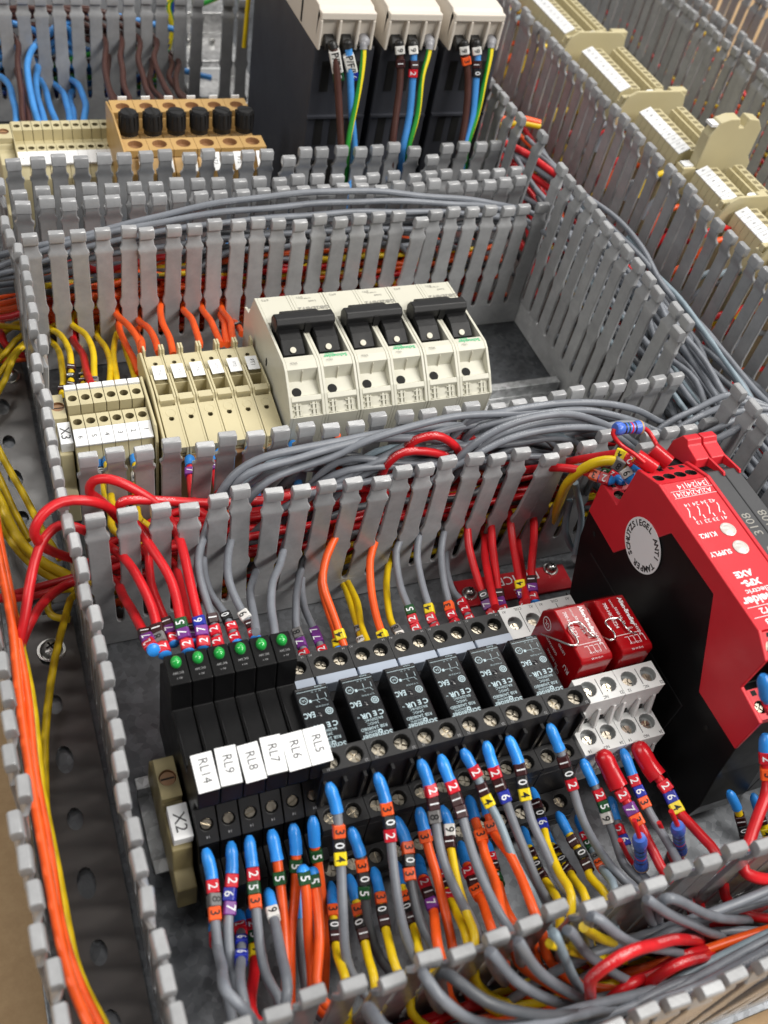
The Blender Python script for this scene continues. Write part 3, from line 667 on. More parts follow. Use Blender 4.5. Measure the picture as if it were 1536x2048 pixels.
slope_block(-2.15, 7.34, -3.22, 7.36, 4)
slope_block(-10.92, 9.86, -11.62, 9.40, 4)
slope_block(-11.75, 7.62, -12.80, 7.48, 4)
zt = 9.90
def X_(s_, sz, fx, y, m='print_white', **kw): return text(s_, sz, m, (X0+(X1-X0)*fx, y, zt), RX, UX, t, **kw)
X_('|34|24|14', .31, .60, -4.77, sx=1.15); X_('A2|A2|42|41', .31, .50, -5.10, sx=1.05)
MB().box(X0+.3, X1-.16, -5.26, -5.245, zt, zt+.006).box(X0+.3, X1-.16, -4.95, -4.935, zt, zt+.006).build('printed_line', 'print_white', t)
X_('42 34 24 14', .22, .50, -5.60, sx=1.25); X_('41 33 23 13', .22, .50, -6.40, sx=1.25)
b = MB()
for q in range(4):
    px = X0+.52+.42*q; b.box(px-.02, px+.02, -5.86, -5.72, zt, zt+.006); b.box(px-.02, px+.02, -6.28, -6.12, zt, zt+.006)
    b.add([(px-.01, -5.84, zt+.006), (px+.03, -5.84, zt+.006), (px-.115, -6.14, zt+.006), (px-.155, -6.14, zt+.006)], [(0, 3, 2, 1)])
b.build('printed_mark', 'print_white', t)
for y, s_ in ((-6.92, 'K1/K2'), (-7.72, 'SUPPLY')):
    MB().lathe([(.29, 0), (.29, .03), (.24, .05), (.20, .03), (.12, .06), (.01, .09)], 22).build('indicator_lamp', 'led_clear', t, Matrix.Translation((X0+1.48, y, zt)), smooth=40)
    X_(s_, .27, .27, y-.05, bold=.008)
X_('AXE', .34, .40, -8.72, bold=.016, sx=1.1); X_('XPS-', .34, .42, -9.1, bold=.016, sx=1.1); X_('Electric', .28, .46, -9.44, sx=1.2, bold=.004); X_('Schneider', .46, .50, -9.76, bold=.016)
MB().box(X0+.2, X1-.16, -10.02, -10.0, zt, zt+.006).box(X0+.2, X1-.16, -10.42, -10.40, zt, zt+.006).build('printed_line', 'print_white', t)
X_('Y1|Y2', .32, .45, -10.20, sx=1.15, bold=.006); X_('Y4|Y3', .32, .42, -10.62, sx=1.15, bold=.006)
MB().box(X0+.02, X0+.06, -10.4, -3.2, 4.3, 4.36).box(X0+.02, X0+.06, -10.4, -10.34, 1.4, 4.3).box(X0+.02, X0+.06, -12.4, -3.0, 1.3, 1.36).build('moulded_seam', 'black_satin', t)
for y, z in ((-11.6, 4.9), (-2.9, 5.2), (-8.0, 3.4)): MB().lathe([(.09, 0), (.09, .01)], 12).build('vent_hole', 'dark_hole', t, frame((X0+.035, y, z), (0, -1, 0), (0, 0, 1)))
# round sticker on the left side
st = tag(MB().lathe([(1.08, 0), (1.08, .02)], 48).build('seal_sticker', 'white_label', None, frame((X0-.002, -5.28, 7.40), (0, -1, 0), (0, 0, 1))), 'round white anti tamper seal sticker on the side of the safety relay', 'sticker')
seal = 'SCHUTZSIEGEL ANTI TAMPER '
for i, ch in enumerate(seal):
    if ch == ' ': continue
    th = math.radians(-112+i*360/len(seal))            # clockwise from the photo's twelve o'clock
    up0 = Vector((0, .72, .69)); rt0 = Vector((0, -.69, .72))
    d = up0*math.cos(th)+rt0*math.sin(th); r_ = rt0*math.cos(th)-up0*math.sin(th)
    text(ch, .33, 'print_black', Vector((X0-.022, -5.28, 7.40))+d*.86, r_, d, st, bold=.01)
# grey plug-in modules right of it
for k in range(2):
    x0 = 20.99+.71*k; x1 = x0+.69
    g = thing('interface_module', ((x0+x1)/2, -6, .75), 'slim dark grey module with red top clip, %s' % ('touching the red safety relay', 'farther from the red safety relay')[k], 'module', 'dark grey modules with red clips')
    MB().prism([(-2.2, .9), (-2.3, 8.6), (-3.7, 9.2), (-4.3, 9.82), (-12.6, 9.82), (-13, 7), (-13, .9)], x0, x1).build('housing', 'grey_module', g, bevel=.04)
    MB().prism([(-2.1, 8.0), (-2.2, 9.4), (-2.5, 9.95), (-2.8, 10.02), (-2.95, 9.84), (-3.62, 9.76), (-3.75, 9.45), (-3.55, 9.25), (-2.6, 8.9), (-2.5, 8.0)], x0+.02, x1-.02).build('clip', 'red_plastic', g, bevel=.04)
    MB().prism([(-3.4, 9.3), (-3.4, 9.74), (-4.5, 9.95), (-4.6, 9.84)], x1-.12, x1-.02).build('clip_rib', 'red_plastic', g, bevel=.02)
    text('3108', .52, 'print_faint', ((x0+x1)/2, -6.85, 9.82), (0, 1, 0), (-1, 0, 0), g); text('RED', .4, 'print_faint', ((x0+x1)/2, -8.2, 9.82), (0, 1, 0), (-1, 0, 0), g)

# ---- engraved red plate screwed to the panel
t = thing('engraved_plate', (17.3, -1.2, 0), 'engraved red plate with two screws behind the relays', 'sign plate')
poly = [(14.7, -.55), (20.1, -.78), (20.05, -2.1), (14.75, -1.95)]
MB().plate(poly, .02, .16).build('plate', 'red_plate', t, bevel=.03)
c = Vector((17.4, -1.05, .16)); text('DEVICE', .62, 'print_white', c+Vector((.3, .0, 0)), RX, UX, t); text('ELE', .55, 'print_white', c+Vector((.2, -.72, 0)), RX, UX, t)
bolt((15.15, -1.35, .16), 'domed steel screw at the left end of the red plate', .27); bolt((19.4, -.95, .16), 'domed steel screw at the right end of the red plate', .27)

# ---- end bracket with label X2
def end_bracket(x0, x1, yc, label, txt=None, tall=4.2, name='end_bracket', m='beige_shaded'):
    t = thing(name, ((x0+x1)/2, yc, .75), label, 'end bracket')
    y = lambda d: yc+d
    MB().prism([(y(2.2), .8), (y(2.0), 2.4), (y(1.5), 2.6), (y(1.3), tall-.3), (y(-.2), tall-.3), (y(-.3), tall-.6), (y(-1.6), tall-.6), (y(-1.8), 2.2), (y(-2.4), 2.0), (y(-2.5), .8)], x0, x1).build('body', m, t, bevel=.05)
    b = MB(); w = x1-x0; b.well_box(w, 1.4, .3, [(w/2, .7, .27)], .2, Matrix.Translation((x0, y(-.15), tall)), 0, 1); b.build('screw_well', [m, 'brown_base'], t, bevel=.03)
    sw = MB(); sw.lathe([(.24, -.1), (.24, 0)], 16).box(-.22, .22, -.03, .03, 0, .004, 1); sw.build('screw', ['brown_base', 'dark_hole'], t, Matrix.Translation((x0+w/2, y(.55), tall-.09)))
    if txt:
        M = frame((x0+w/2+.05, y(-.98), tall-.05), (1, 0, 0), (0, 1, .1))
        MB().box(-w/2+.03, w/2, -.52, .58, -.5, .03).build('label_plate', 'white_label', t, M, bevel=.02)
        text(txt, .52, 'print_dark', M @ Vector((0, 0, .03)), M.to_3x3() @ Vector((0, -1, 0)), M.to_3x3() @ Vector((1, 0, 0)), t)
    return t
end_bracket(.34, .98, -8.55, 'beige end bracket with white X2 label left of the slim relays', 'X2', 3.9)

# ================================================================== breaker row
# ---- X3 terminals
end_bracket(-.46, .06, 8.05, 'beige end bracket with white X3 label left of the numbered terminals', 'X3', 4.5, m='beige')
XT = .13; tp_ = .51
prof = [(9.5, .8), (9.3, 4.2), (8.95, 4.45), (8.2, 4.45), (8.1, 3.9), (7.75, 3.9), (7.6, 4.3), (6.95, 4.3), (6.35, 4.45), (6.1, 3.6), (6.05, .8)]
tm = MB().prism(prof, .008, tp_-.008).mesh('body', 'beige')
for i in range(6):
    x0 = XT+tp_*i; n = 6-i
    t = thing('terminal_block', (x0+tp_/2, 8, .75), 'beige terminal with the number %s on its white tag' % ('one', 'two', 'three', 'four', 'five', 'six')[n-1], 'terminal', 'numbered terminals left of the fuse terminals')
    bev(put('body', tm, t, Matrix.Translation((x0, 0, 0))), .025)
    for y, l, z in ((8.12, .85, 4.92), (6.95, .74, 4.78)):
        b = MB(); b.well_box(tp_-.03, l, .5, [(tp_/2-.01, l*.5, .17)], .3, Matrix.Translation((x0+.015, y, z)), 0, 1); b.build('terminal_cap', ['beige', 'hole_beige'], t, bevel=.02)
    MB().box(x0+.02, x0+tp_-.02, 9.02, 9.3, 4.3, 4.98).build('marker_tag', 'white_label', t, bevel=.02)
    M = frame((x0+tp_/2, 6.62, 4.66), (1, 0, 0), (0, 1, .32))
    MB().box(-tp_/2+.008, tp_/2-.008, -.42, .34, -.1, .02).build('marker_tag', 'white_label', t, M, bevel=.015)
    text(str(n), .27, 'print_dark', M @ Vector((0, -.04, .02)), M.to_3x3() @ Vector((0, -1, 0)), M.to_3x3() @ Vector((1, 0, 0)), t)
    MB().box(x0+.15, x0+tp_-.15, 7.76, 8.1, 3.9, 4.15).build('bridge_slot', 'hole_beige', t)
tag(MB().prism([(9.8, .8), (9.9, 4.3), (9.3, 5.0), (6.4, 5.0), (6.0, 4.4), (6.0, .8)], 3.22, 3.34).build('partition_plate', 'beige', bevel=.04), 'thin beige partition plate at the end of the numbered terminals', 'partition plate')
# ---- fuse terminals
tag(MB().prism([(11.1, 1.5), (11.15, 4.6), (10.6, 5.15), (8.2, 5.2), (7.3, 5.0), (5.4, 4.6), (5.3, 1.2), (6, .8), (10.5, .8)], 3.46, 3.57).build('partition_plate', 'beige', bevel=.04), 'larger beige partition plate beside the first fuse terminal', 'partition plate')
FX, FP = 3.62, .80
rib = [(10.9, 1), (10.9, 5.25), (10.55, 5.25), (10.5, 5.0), (9.3, 5.0), (9.2, 5.12), (7.75, 5.12), (7.6, 4.9), (5.35, 4.6), (5.3, 3.9), (5.5, .8)]
core = [(10.75, 1), (10.75, 4.65), (9.3, 4.65), (9.2, 4.7), (8.75, 4.95), (8.72, 3.4), (8.02, 3.4), (8.0, 4.95), (7.6, 4.7), (7.5, 4.35), (5.45, 4.05), (5.5, .8)]
for i in range(6):
    x0 = FX+FP*i; w = FP-.016
    t = thing('fuse_terminal', (x0+FP/2, 8.2, .75), 'beige fuse terminal with white tag, %s' % ('first from the numbered terminals', 'second from the numbered terminals', 'third from the numbered terminals', 'fourth from the numbered terminals', 'fifth from the numbered terminals', 'marked FT1 beside the breakers')[i], 'fuse terminal', 'beige fuse terminals')
    b = MB(); b.prism(rib, x0+.008, x0+.10).prism(rib, x0+w-.09, x0+w).prism(core, x0+.10, x0+w-.09)
    b.box(x0+.1, x0+w-.09, 7.62, 7.98, 4.6, 5.08); b.build('housing', 'beige', t, bevel=.015, seg=1)
    b = MB(); b.well_box(w-.19, 1.15, .3, [((w-.19)/2, .66, .1)], .25, Matrix.Translation((x0+.10, 9.32, 4.98)), 0, 1); b.build('terminal_cap', ['beige', 'hole_beige'], t)
    M = frame((x0+.02, 5.36, 4.58), (1, 0, 0), (0, 1, .14))
    b = MB(); b.well_box(w-.02, 2.15, .4, [((w-.02)/2, 1.5, .1)], .3, M, 0, 1); b.build('fuse_cover', ['beige', 'hole_beige'], t, bevel=.03)
    MB().lathe([(.16, 0), (.20, .012), (.21, 0)], 18, cap0=False, cap1=False).build('moulded_ring', 'beige', t, M @ Matrix.Translation(((w-.02)/2+.03, 1.78, 0)))
    M = frame((x0+.40, 9.22, 5.16), (1, 0, 0), (0, 1, .05)) @ Matrix.Rotation(random.uniform(-.06, .06), 4, 'Z')
    MB().box(-.26, .26, -.42, .40, 0, .03).build('label_plate', 'white_label', t, M, bevel=.015)
    text('FT1' if i == 5 else 'FT%d' % (6-i), .26 if i == 5 else .2, 'print_dark' if i == 5 else 'print_grey', M @ Vector((0, 0, .03)), M.to_3x3() @ Vector((0, -1, 0)), M.to_3x3() @ Vector((1, 0, 0)), t)
    MB().box(x0+.05, x0+w-.05, 5.2, 5.44, 1.2, 4.0).build('base', 'brown_base', t)
# ---- circuit breakers
BX, BP = 8.53, 1.548
bfull = [(12.45, 1.2), (12.45, 3.7), (12.55, 5.5), (11.9, 5.65), (11.3, 6.94), (9.4, 7.02), (6.95, 7.04), (6.64, 6.90), (5.85, 6.14), (5.30, 5.46), (5.34, 4.95), (5.7, .8)]
bcore = [(12.40, 1.2), (12.40, 3.7), (12.45, 5.45), (11.85, 5.60), (11.3, 6.93), (9.55, 7.0), (9.3, 6.3), (8.2, 6.0), (7.4, 6.35), (7.28, 7.02), (6.95, 7.03), (6.64, 6.88), (6.60, 6.25), (6.0, 6.0), (5.85, 6.13), (5.70, 5.98), (5.72, 5.75), (5.45, 5.42), (5.30, 5.46), (5.34, 4.95), (5.7, .8)]
for k in range(3):
    x0 = BX+2*BP*k
    t = thing('circuit_breaker', (x0+BP, 8.7, .75), 'cream two pole circuit breaker with black handle, %s' % ('next to the fuse terminals', 'middle of the three', 'beside the empty rail')[k], 'circuit breaker', 'cream circuit breakers')
    b = MB()
    for j in range(2):
        a = x0+BP*j; c = .012 if j == 0 else .003; d = .003 if j == 0 else .012
        b.prism(bfull, a+c, a+.13).prism(bfull, a+BP-.13, a+BP-d).prism(bcore, a+.13, a+BP-.13)
    b.build('housing', 'cream', t, bevel=.02)
    for j in range(2):
        a = x0+BP*j; f = lambda q: a+BP*q
        MB().lathe([(.20, -.02), (.20, .012)], 20).build('clamp_hole', 'dark_hole', t, frame((f(.3), 6.15, 6.07), (1, 0, 0), (0, .6, .25)))
        MB().prism([(6.61, 6.2), (6.61, 6.85), (6.56, 6.80), (6.54, 6.23)], f(.5)-.01, f(.5)+.01).build('pocket_rib', 'cream_grey', t)
        for q in (.2, .66):                              # moulded grids below
            nrm = frame((f(q), 5.57, 5.63), (1, 0, 0), (0, .55, .68)); g = MB()
            g.box(0, .10, -.33, .32, -.02, .05); g.box(.16, .2, -.33, .32, -.02, .04)
            for s_ in (-.25, -.03, .18): g.box(-.1, .26, s_, s_+.035, -.01, .06)
            g.build('moulded_grid', 'cream', t, nrm)
        # black rocker
        MB().prism([(9.45, 6.4), (9.25, 7.0), (8.9, 7.35), (8.1, 7.20), (7.55, 6.88), (7.36, 6.5), (7.45, 6.3), (8.2, 6.05)], f(.15), f(.78)).build('rocker', 'black_plastic', t, bevel=.05)
        MB().lathe([(.13, -.05), (.13, .02)], 16).build('indicator_dot', 'cream_grey', t, frame((f(.44), 7.68, 7.01), (1, 0, 0), (0, .55, .32)))
        text('5/L2' if j == 0 else '1/L1', .17, 'print_faint', (f(.3), 6.86, 7.035), RX, UX, t)
        text('6/T2' if j == 0 else '2/T1', .17, 'print_faint', (f(.28), 11.08, 6.955), RX, UX, t)
    MB().prism([(9.35, 6.95), (9.42, 7.4), (9.22, 7.70), (8.78, 7.76), (8.62, 7.55), (8.66, 7.2), (8.9, 6.95)], x0+.2, x0+2*BP-.33).build('handle_bar', 'black_satin', t, bevel=.035)
    MB().prism([(9.4, 7.0), (9.72, 7.25), (9.7, 7.42), (9.2, 7.68), (9.1, 7.0)], x0+.62, x0+2*BP-.85).build('handle_grip', 'black_satin', t, bevel=.035)
    MB().box(x0+BP-.12, x0+BP+.14, 8.58, 8.74, 7.1, 7.6).build('handle_notch', 'dark_hole', t)
    text('Schneider', .26, 'print_green', (x0+BP*1.5, 7.08, 7.035), RX, UX, t, bold=.003); text('Electric', .13, 'print_green', (x0+BP*1.35, 7.22, 7.035), RX, UX, t)
    text('GB2DB12', .30, 'print_faint', (x0+BP*1.55, 10.25, 7.0), RX, UX, t, bold=.003, sx=1.15); text('Load', .17, 'print_faint', (x0+BP*1.6, 10.75, 6.975), RX, UX, t); text('12 TRIP 3A', .1, 'print_faint', (x0+BP*1.45, 10.98, 6.96), RX, UX, t)
    if k == 0: MB().lathe([(.1, 0), (.1, .01)], 14, sx=1, sy=2.2).build('rivet_hole', 'dark_hole', t, frame((x0+.008, 8.9, 5.4), (0, -1, 0), (0, .5, 1)))

# ================================================================== back row: terminals, fuse holders, power supplies
end_bracket(-.3, .48, 28.3, 'beige end bracket with white tag at the far left of the back row', None, 5.0, m='beige')
for i in range(10):
    x0 = .55+.5*i
    t = thing('terminal_block', (x0+.25, 28.3, .75), 'small beige terminal with white tag, number %s from the ochre fuse holders' % ('ten', 'nine', 'eight', 'seven', 'six', 'five', 'four', 'three', 'two', 'one')[i], 'terminal', 'beige terminals left of the ochre fuse holders')
    if i == 0: tb = MB().prism([(30.2, .8), (30.0, 4.4), (27.9, 4.4), (26.6, 4.4), (26.2, 3.8), (26.2, .8)], .008, .492).mesh('body', 'beige')
    bev(put('body', tb, t, Matrix.Translation((x0, 0, 0))), .025)
    for y, l, z in ((28.9, .9, 5.0), (27.3, .7, 4.72)):
        b = MB(); b.well_box(.47, l, .6, [(.235, l*.5, .16)], .3, Matrix.Translation((x0+.015, y, z)), 0, 1, n=10); b.build('terminal_cap', ['beige', 'hole_beige'], t, bevel=.02)
    M = frame((x0+.25, 26.85, 4.62), (1, 0, 0), (0, 1, .3)); MB().box(-.245, .245, -.42, .42, -.1, .02).build('marker_tag', 'white_label', t, M)
    if i in (0, 2, 4): text('N' if i == 0 else 'L', .2, 'print_grey', M @ Vector((0, 0, .02)), (0, -1, 0), (1, 0, 0), t)
tag(MB().prism([(30.2, .8), (30.1, 4.6), (29.6, 5.1), (26.5, 4.9), (26.1, 4.2), (26.1, .8)], .50, .545).build('partition_plate', 'beige', bevel=.03), 'thin beige partition plate left of the back terminals', 'partition plate')
cap = MB(); cap.lathe([(.46, 0), (.46, .25), (.50, .3), (.44, 1.25), (.40, 1.34), (.01, 1.35)], 20); 
for k in range(12):
    a = 2*math.pi*k/12; cap.box(-.035, .035, -.02, .05, .3, 1.2, 0, Matrix.Translation((.46*math.cos(a), .46*math.sin(a), 0)) @ Matrix.Rotation(a-math.pi/2, 4, 'Z'))
cap_me = cap.mesh('cap', 'black_satin', 40); slot_me = MB().box(-.40, .40, -.06, .06, 1.30, 1.362).mesh('slot', 'dark_hole')
OX, OP = 5.36, 1.2
for i in range(6):
    x0 = OX+OP*i; x1 = x0+OP-.02
    t = thing('fuse_holder', (x0+.6, 25.6, .75), 'ochre fuse holder with black screw cap, %s' % ('beside the beige terminals', 'second from the beige terminals', 'third from the beige terminals', 'third from the power supplies', 'second from the power supplies', 'touching the first power supply')[i], 'fuse holder', 'ochre fuse holders')
    pr = [(28.1, .8), (28.1, 6.7), (27.8, 6.7), (26.7, 6.7), (26.5, 6.1), (24.9, 6.1), (24.5, 6.5), (23.6, 6.5), (22.9, 5.9), (22.8, .8)]
    MB().prism(pr, x0, x1).build('housing', 'ochre', t, bevel=.04)
    b = MB(); b.well_box(x1-x0, 1.25, .4, [((x1-x0)/2, .62, .34)], .3, Matrix.Translation((x0, 26.75, 7.05)), 0, 1); b.build('terminal_cap', ['ochre', 'brown_base'], t, bevel=.03)
    b = MB(); b.well_box(x1-x0, 1.1, .4, [((x1-x0)/2, .6, .36)], .3, Matrix.Translation((x0, 23.45, 6.85)), 0, 1); b.build('terminal_cap', ['ochre', 'brown_base'], t, bevel=.03)
    c = Vector((x0+.6, 25.7, 6.5)); a = (1.75, 1.65, .05, -.35, -.75, .1)[i]
    if i == 0: MB().prism([(28.2, .8), (28.2, 6.9), (26.2, 7.25), (23, 6.95), (22.85, .8)], x0-.14, x0-.02).build('end_plate', 'ochre', t, bevel=.04)
    M = Matrix.Translation(c) @ Matrix.Rotation(-.06, 4, 'X') @ Matrix.Diagonal((1, 1, .86, 1)); cp = put('cap', cap_me, t, M); put('slot', slot_me, cp, M @ Matrix.Rotation(a, 4, 'Z'))
    M = frame((x0+.82, 23.0, 6.42), (1, 0, 0), (0, .8, .62)); MB().box(-.24, .24, -.5, .45, 0, .03).build('label_plate', 'white_label', t, M, bevel=.015)
    text('FT%d' % ((7, 6, 5, 3, 2, 1)[i]), .24, 'print_dark', M @ Vector((0, 0, .03)), M.to_3x3() @ Vector((0, -1, 0)), M.to_3x3() @ Vector((1, 0, 0)), t)
    MB().box(x0+.5, x0+.95, 28.12, 28.2, 6.3, 7.15).build('rear_tag', 'white_label', t)
PX, PP = 15.08, 3.6
for k in range(3):
    x0 = PX+PP*k; x1 = x0+3.25
    t = thing('power_supply', ((x0+x1)/2, 30, .75), 'tall black power supply with cream terminal head, %s' % ('beside the ochre fuse holders', 'middle of the three', 'nearest the tall right duct')[k], 'power supply', 'power supplies with cream heads')
    MB().box(x0, x1, 24.9, 35.7, .8, 11.34).build('case', 'anthracite', t, bevel=.08)
    # head with three wire channels
    b = MB(); zt = 13.1
    b.prism([(24.95, 11.34), (24.75, 12.6), (24.6, zt-.05), (25.0, zt+.25), (26.4, zt+.35), (29.2, zt+.3), (36.4, zt+.2), (36.4, 11.34)], x0, x1-.35)
    for q in (0, .98, 1.96, 2.74): b.prism([(24.5, 11.34), (24.45, 12.8), (24.55, zt-.1), (25.0, zt), (25.0, 11.34)], x0+q, x0+q+(.16 if q else .14))
    n = 10; arch = [(x0, 13.02)]+[(x0+2.9*i/n, 12.62+.40*math.sin(math.pi*i/n)+.05) for i in range(n+1)]+[(x0+2.9, 13.02), (x0+2.9, 13.3), (x0, 13.3)]
    vs = [(p[0], 24.42, p[1]) for p in arch]+[(p[0], 25.0, p[1]) for p in arch]; m_ = len(arch)
    b.box(x0, x0+2.9, 24.45, 24.95, 12.85, 13.22)
    b.build('terminal_head', 'psu_cream', t, bevel=.06)
    for q in range(3):
        xc = x0+.62+.93*q
        if q < 2: MB().prism([(24.40, 11.36), (24.40, 11.75), (24.98, 12.1), (24.98, 11.36)], xc-.26, xc+.26).build('wire_entry', 'black_rubber', t, bevel=.05)
        else: MB().lathe([(.32, 0), (.30, .3), (.2, .45), (.01, .5)], 16).build('wire_entry', 'ferrule_grey', t, frame((xc, 24.85, 11.75), (1, 0, 0), (0, 0, 1)), smooth=50)
        MB().lathe([(.22, -.02), (.22, .01)], 16).build('screw_hole', 'hole_beige', t, Matrix.Translation((xc, 26.2, 13.45)))
    if k == 0: MB().box(x0-.01, x0+.05, 27.2, 27.45, 11.5, 12.6).build('side_slot', 'dark_hole', t)
    for yy, zz in ((24.88, 9), (24.88, 6), (24.88, 3.5)):
        for q in range(3):
            MB().box(x0+.5+.85*q, x0+.95+.85*q, yy-.01, yy+.3, zz, zz+1.6).build('vent_slot', 'dark_hole', t)
    MB().box(x0-.02, x1-.1, 24.7, 24.92, 7.6, 7.72).build('seam', 'anthracite', t)

# ================================================================== terminal strips at right (they run away from the viewer)
TX = 34.35
tprof = [(0, .8), (.05, 7.9), (.15, 8.55), (.75, 8.85), (.82, 8.75), (1.5, 8.75), (1.55, 8.15), (2.25, 8.15), (2.3, 8.7), (2.42, 8.7), (2.45, 8.6), (2.55, 8.6), (2.58, 8.85), (3.1, 8.85), (3.2, 8.4), (3.3, .8)]
Rz = Matrix.Rotation(-math.pi/2, 4, 'Z')     # outline (y, z) becomes (x, z)
tb2 = MB().prism(tprof, 0.01, .49).box(.11, .39, 1.0, 1.38, 8.7, 8.756, 1).box(.11, .39, 2.68, 3.0, 8.8, 8.856, 1).box(.02, .48, 1.7, 2.1, 8.1, 8.3, 1).mesh('body', ['beige', 'hole_beige'])
tag_me = MB().add([(.02, .12, 8.60), (.48, .12, 8.60), (.48, .74, 8.91), (.02, .74, 8.91), (.02, .12, 8.55), (.48, .12, 8.55), (.48, .74, 8.86), (.02, .74, 8.86)], [(0, 1, 2, 3), (7, 6, 5, 4), (0, 4, 5, 1), (2, 6, 7, 3)]).mesh('marker_tag', 'white_label')
Mx = Matrix(((0, 1, 0, 0), (-1, 0, 0, 0), (0, 0, 1, 0), (0, 0, 0, 1)))
def tgroup(y0, n, where, wide=False):
    for i in range(n):
        M = Matrix.Translation((TX, y0-i*.5, 0)) @ Mx
        t = thing('terminal_block', (TX+1.6, y0-i*.5-.25, .75), 'beige terminal with white number tag %s' % where, 'terminal', 'beige terminals %s' % where)
        put('body', tb2, t, M); put('marker_tag', tag_me, t, M)
        if True: text(str(n-i), .3, 'print_grey', (TX+.42, y0-i*.5-.25, 8.78), (0, -1, 0), (1, 0, .4), t)
def tend(y, where):
    t = thing('end_bracket', (TX+1.8, y, .75), 'beige rounded end bracket %s' % where, 'end bracket')
    pts = [(-.55, .8), (-.55, 8.0), (-.2, 9.0), (.3, 9.3), (3.3, 9.3), (3.75, 9.0), (3.9, 8.3), (3.9, .8)]
    M = Matrix.Translation((TX, y, 0)) @ Mx
    b = MB(); b.prism(pts, 0, .16, 0, M); b.build('end_plate', 'beige', t, bevel=.05)
    b = MB(); b.box(-.7, -.04, -.3, 3.5, .8, 8.4, 0, M).box(-.62, -.1, 1.9, 2.5, 8.4, 9.1, 0, M).box(-.62, -.1, 2.9, 4.0, 8.4, 9.2, 0, M).box(-.5, -.15, -.3, 1.4, 8.4, 8.8, 0, M); b.build('clamp', 'beige', t, bevel=.05)
    b = MB(); b.lathe([(.25, 0), (.25, .1)], 14, 0, Matrix.Translation((TX+1.7, y+.4, 8.9)), sx=1.6); b.build('label_plate', 'white_label', t)
    return t
tgroup(39.5, 14, 'in the farthest strip at the top edge')
tend(31.35, 'at the end of the farthest terminal strip')
tgroup(30.2, 10, 'in the strip between the two far end brackets')
tend(24.0, 'left of the strip before the tall block')
tgroup(22.9, 9, 'in the strip before the tall block')
t = thing('tall_terminal', (TX+2, 17.6, .75), 'tall beige plug terminal standing above the strip', 'terminal')
M = Matrix.Translation((TX, 18.0, 0)) @ Mx
MB().prism([(.6, 8), (.6, 10.2), (1.0, 11.0), (1.6, 11.2), (2.2, 11.2), (2.35, 10.7), (2.65, 10.7), (2.8, 11.2), (3.5, 11.1), (3.9, 10.6), (3.9, 9.0), (4.2, 8.6), (4.2, .8), (.6, .8)], 0, .72, 0, M).build('body', 'beige', t, bevel=.06)
MB().box(.08, .66, .5, 1.1, 10.75, 10.9, 0, M).build('label_plate', 'white_label', t)
MB().box(.0, .72, -.2, .9, .8, 8.4, 0, M).build('foot', 'beige', t, bevel=.06); MB().box(.1, .62, -.1, .5, 8.4, 8.5, 0, M).build('marker_tag', 'white_label', t)
tgroup(16.7, 6, 'in the short strip after the tall block')
tend(13.2, 'between the two nearest short strips')
tgroup(12.8, 6, 'in the second short strip after the tall block')
tend(9.4, 'at the right edge of the photo')
tgroup(9.0, 8, 'in the nearest strip at the right edge')

# ================================================================== wires
CN = {'wire_grey': 'grey', 'wire_slate': 'dark grey', 'wire_bluegrey': 'pale blue grey', 'wire_red': 'red', 'wire_orange': 'orange', 'wire_yellow': 'yellow', 'wire_blue': 'blue',
      'wire_brown': 'brown', 'wire_earth': 'green and yellow striped', 'wire_dkblue': 'dark blue'}
CR = {'wire_grey': .152, 'wire_slate': .152, 'wire_bluegrey': .145, 'wire_red': .172, 'wire_orange': .158, 'wire_yellow': .142, 'wire_blue': .19, 'wire_brown': .17, 'wire_earth': .16, 'wire_dkblue': .16}
CC = {'g': 'wire_grey', 's': 'wire_slate', 'l': 'wire_bluegrey', 'r': 'wire_red', 'o': 'wire_orange', 'y': 'wire_yellow', 'b': 'wire_blue', 'n': 'wire_brown', 'e': 'wire_earth', 'd': 'wire_dkblue'}
def pix(p):
    c = RW @ (Vector(p)-CAMP); return (768+FPX*c.x/-c.z, 1024-FPX*c.y/-c.z)
MK = {}
def sleeve(r, L, m):
    """snap-on marker: a short sleeve with a flat face on +z, long way along x"""
    k = (round(r, 3), round(L, 3), m)
    if k not in MK:
        sec = [(-1.0, -.75), (-.55, -1.1), (.55, -1.1), (1.0, -.75), (1.08, .75), (.88, 1.12), (-.88, 1.12), (-1.08, .75)]
        b = MB(); b.prism([(a*r, c*r) for a, c in sec], -L/2, L/2); MK[k] = b.mesh('marker', m)
    return MK[k]
def curve3(pts, axis, a0, a1):
    """photo points plus a depth that runs from a0 to a1 (a third number pins it) -> points in the place"""
    d = [0.0]
    for p, q in zip(pts, pts[1:]): d.append(d[-1]+math.hypot(q[0]-p[0], q[1]-p[1]))
    known = [(0, a0)] + [(d[i], p[2]) for i, p in enumerate(pts) if len(p) > 2] + [(d[-1], a1)]
    known = sorted(dict(known).items())
    if len(pts[0]) > 2: known[0] = (0, pts[0][2])
    if len(pts[-1]) > 2: known[-1] = (d[-1], pts[-1][2])
    out = []
    for p, s in zip(pts, d):
        for (s0, v0), (s1, v1) in zip(known, known[1:]):
            if s0-1e-6 <= s <= s1+1e-6:
                out.append(at(p[0], p[1], **{axis: v0+(v1-v0)*((s-s0)/max(s1-s0, 1e-6))})); break
    return out
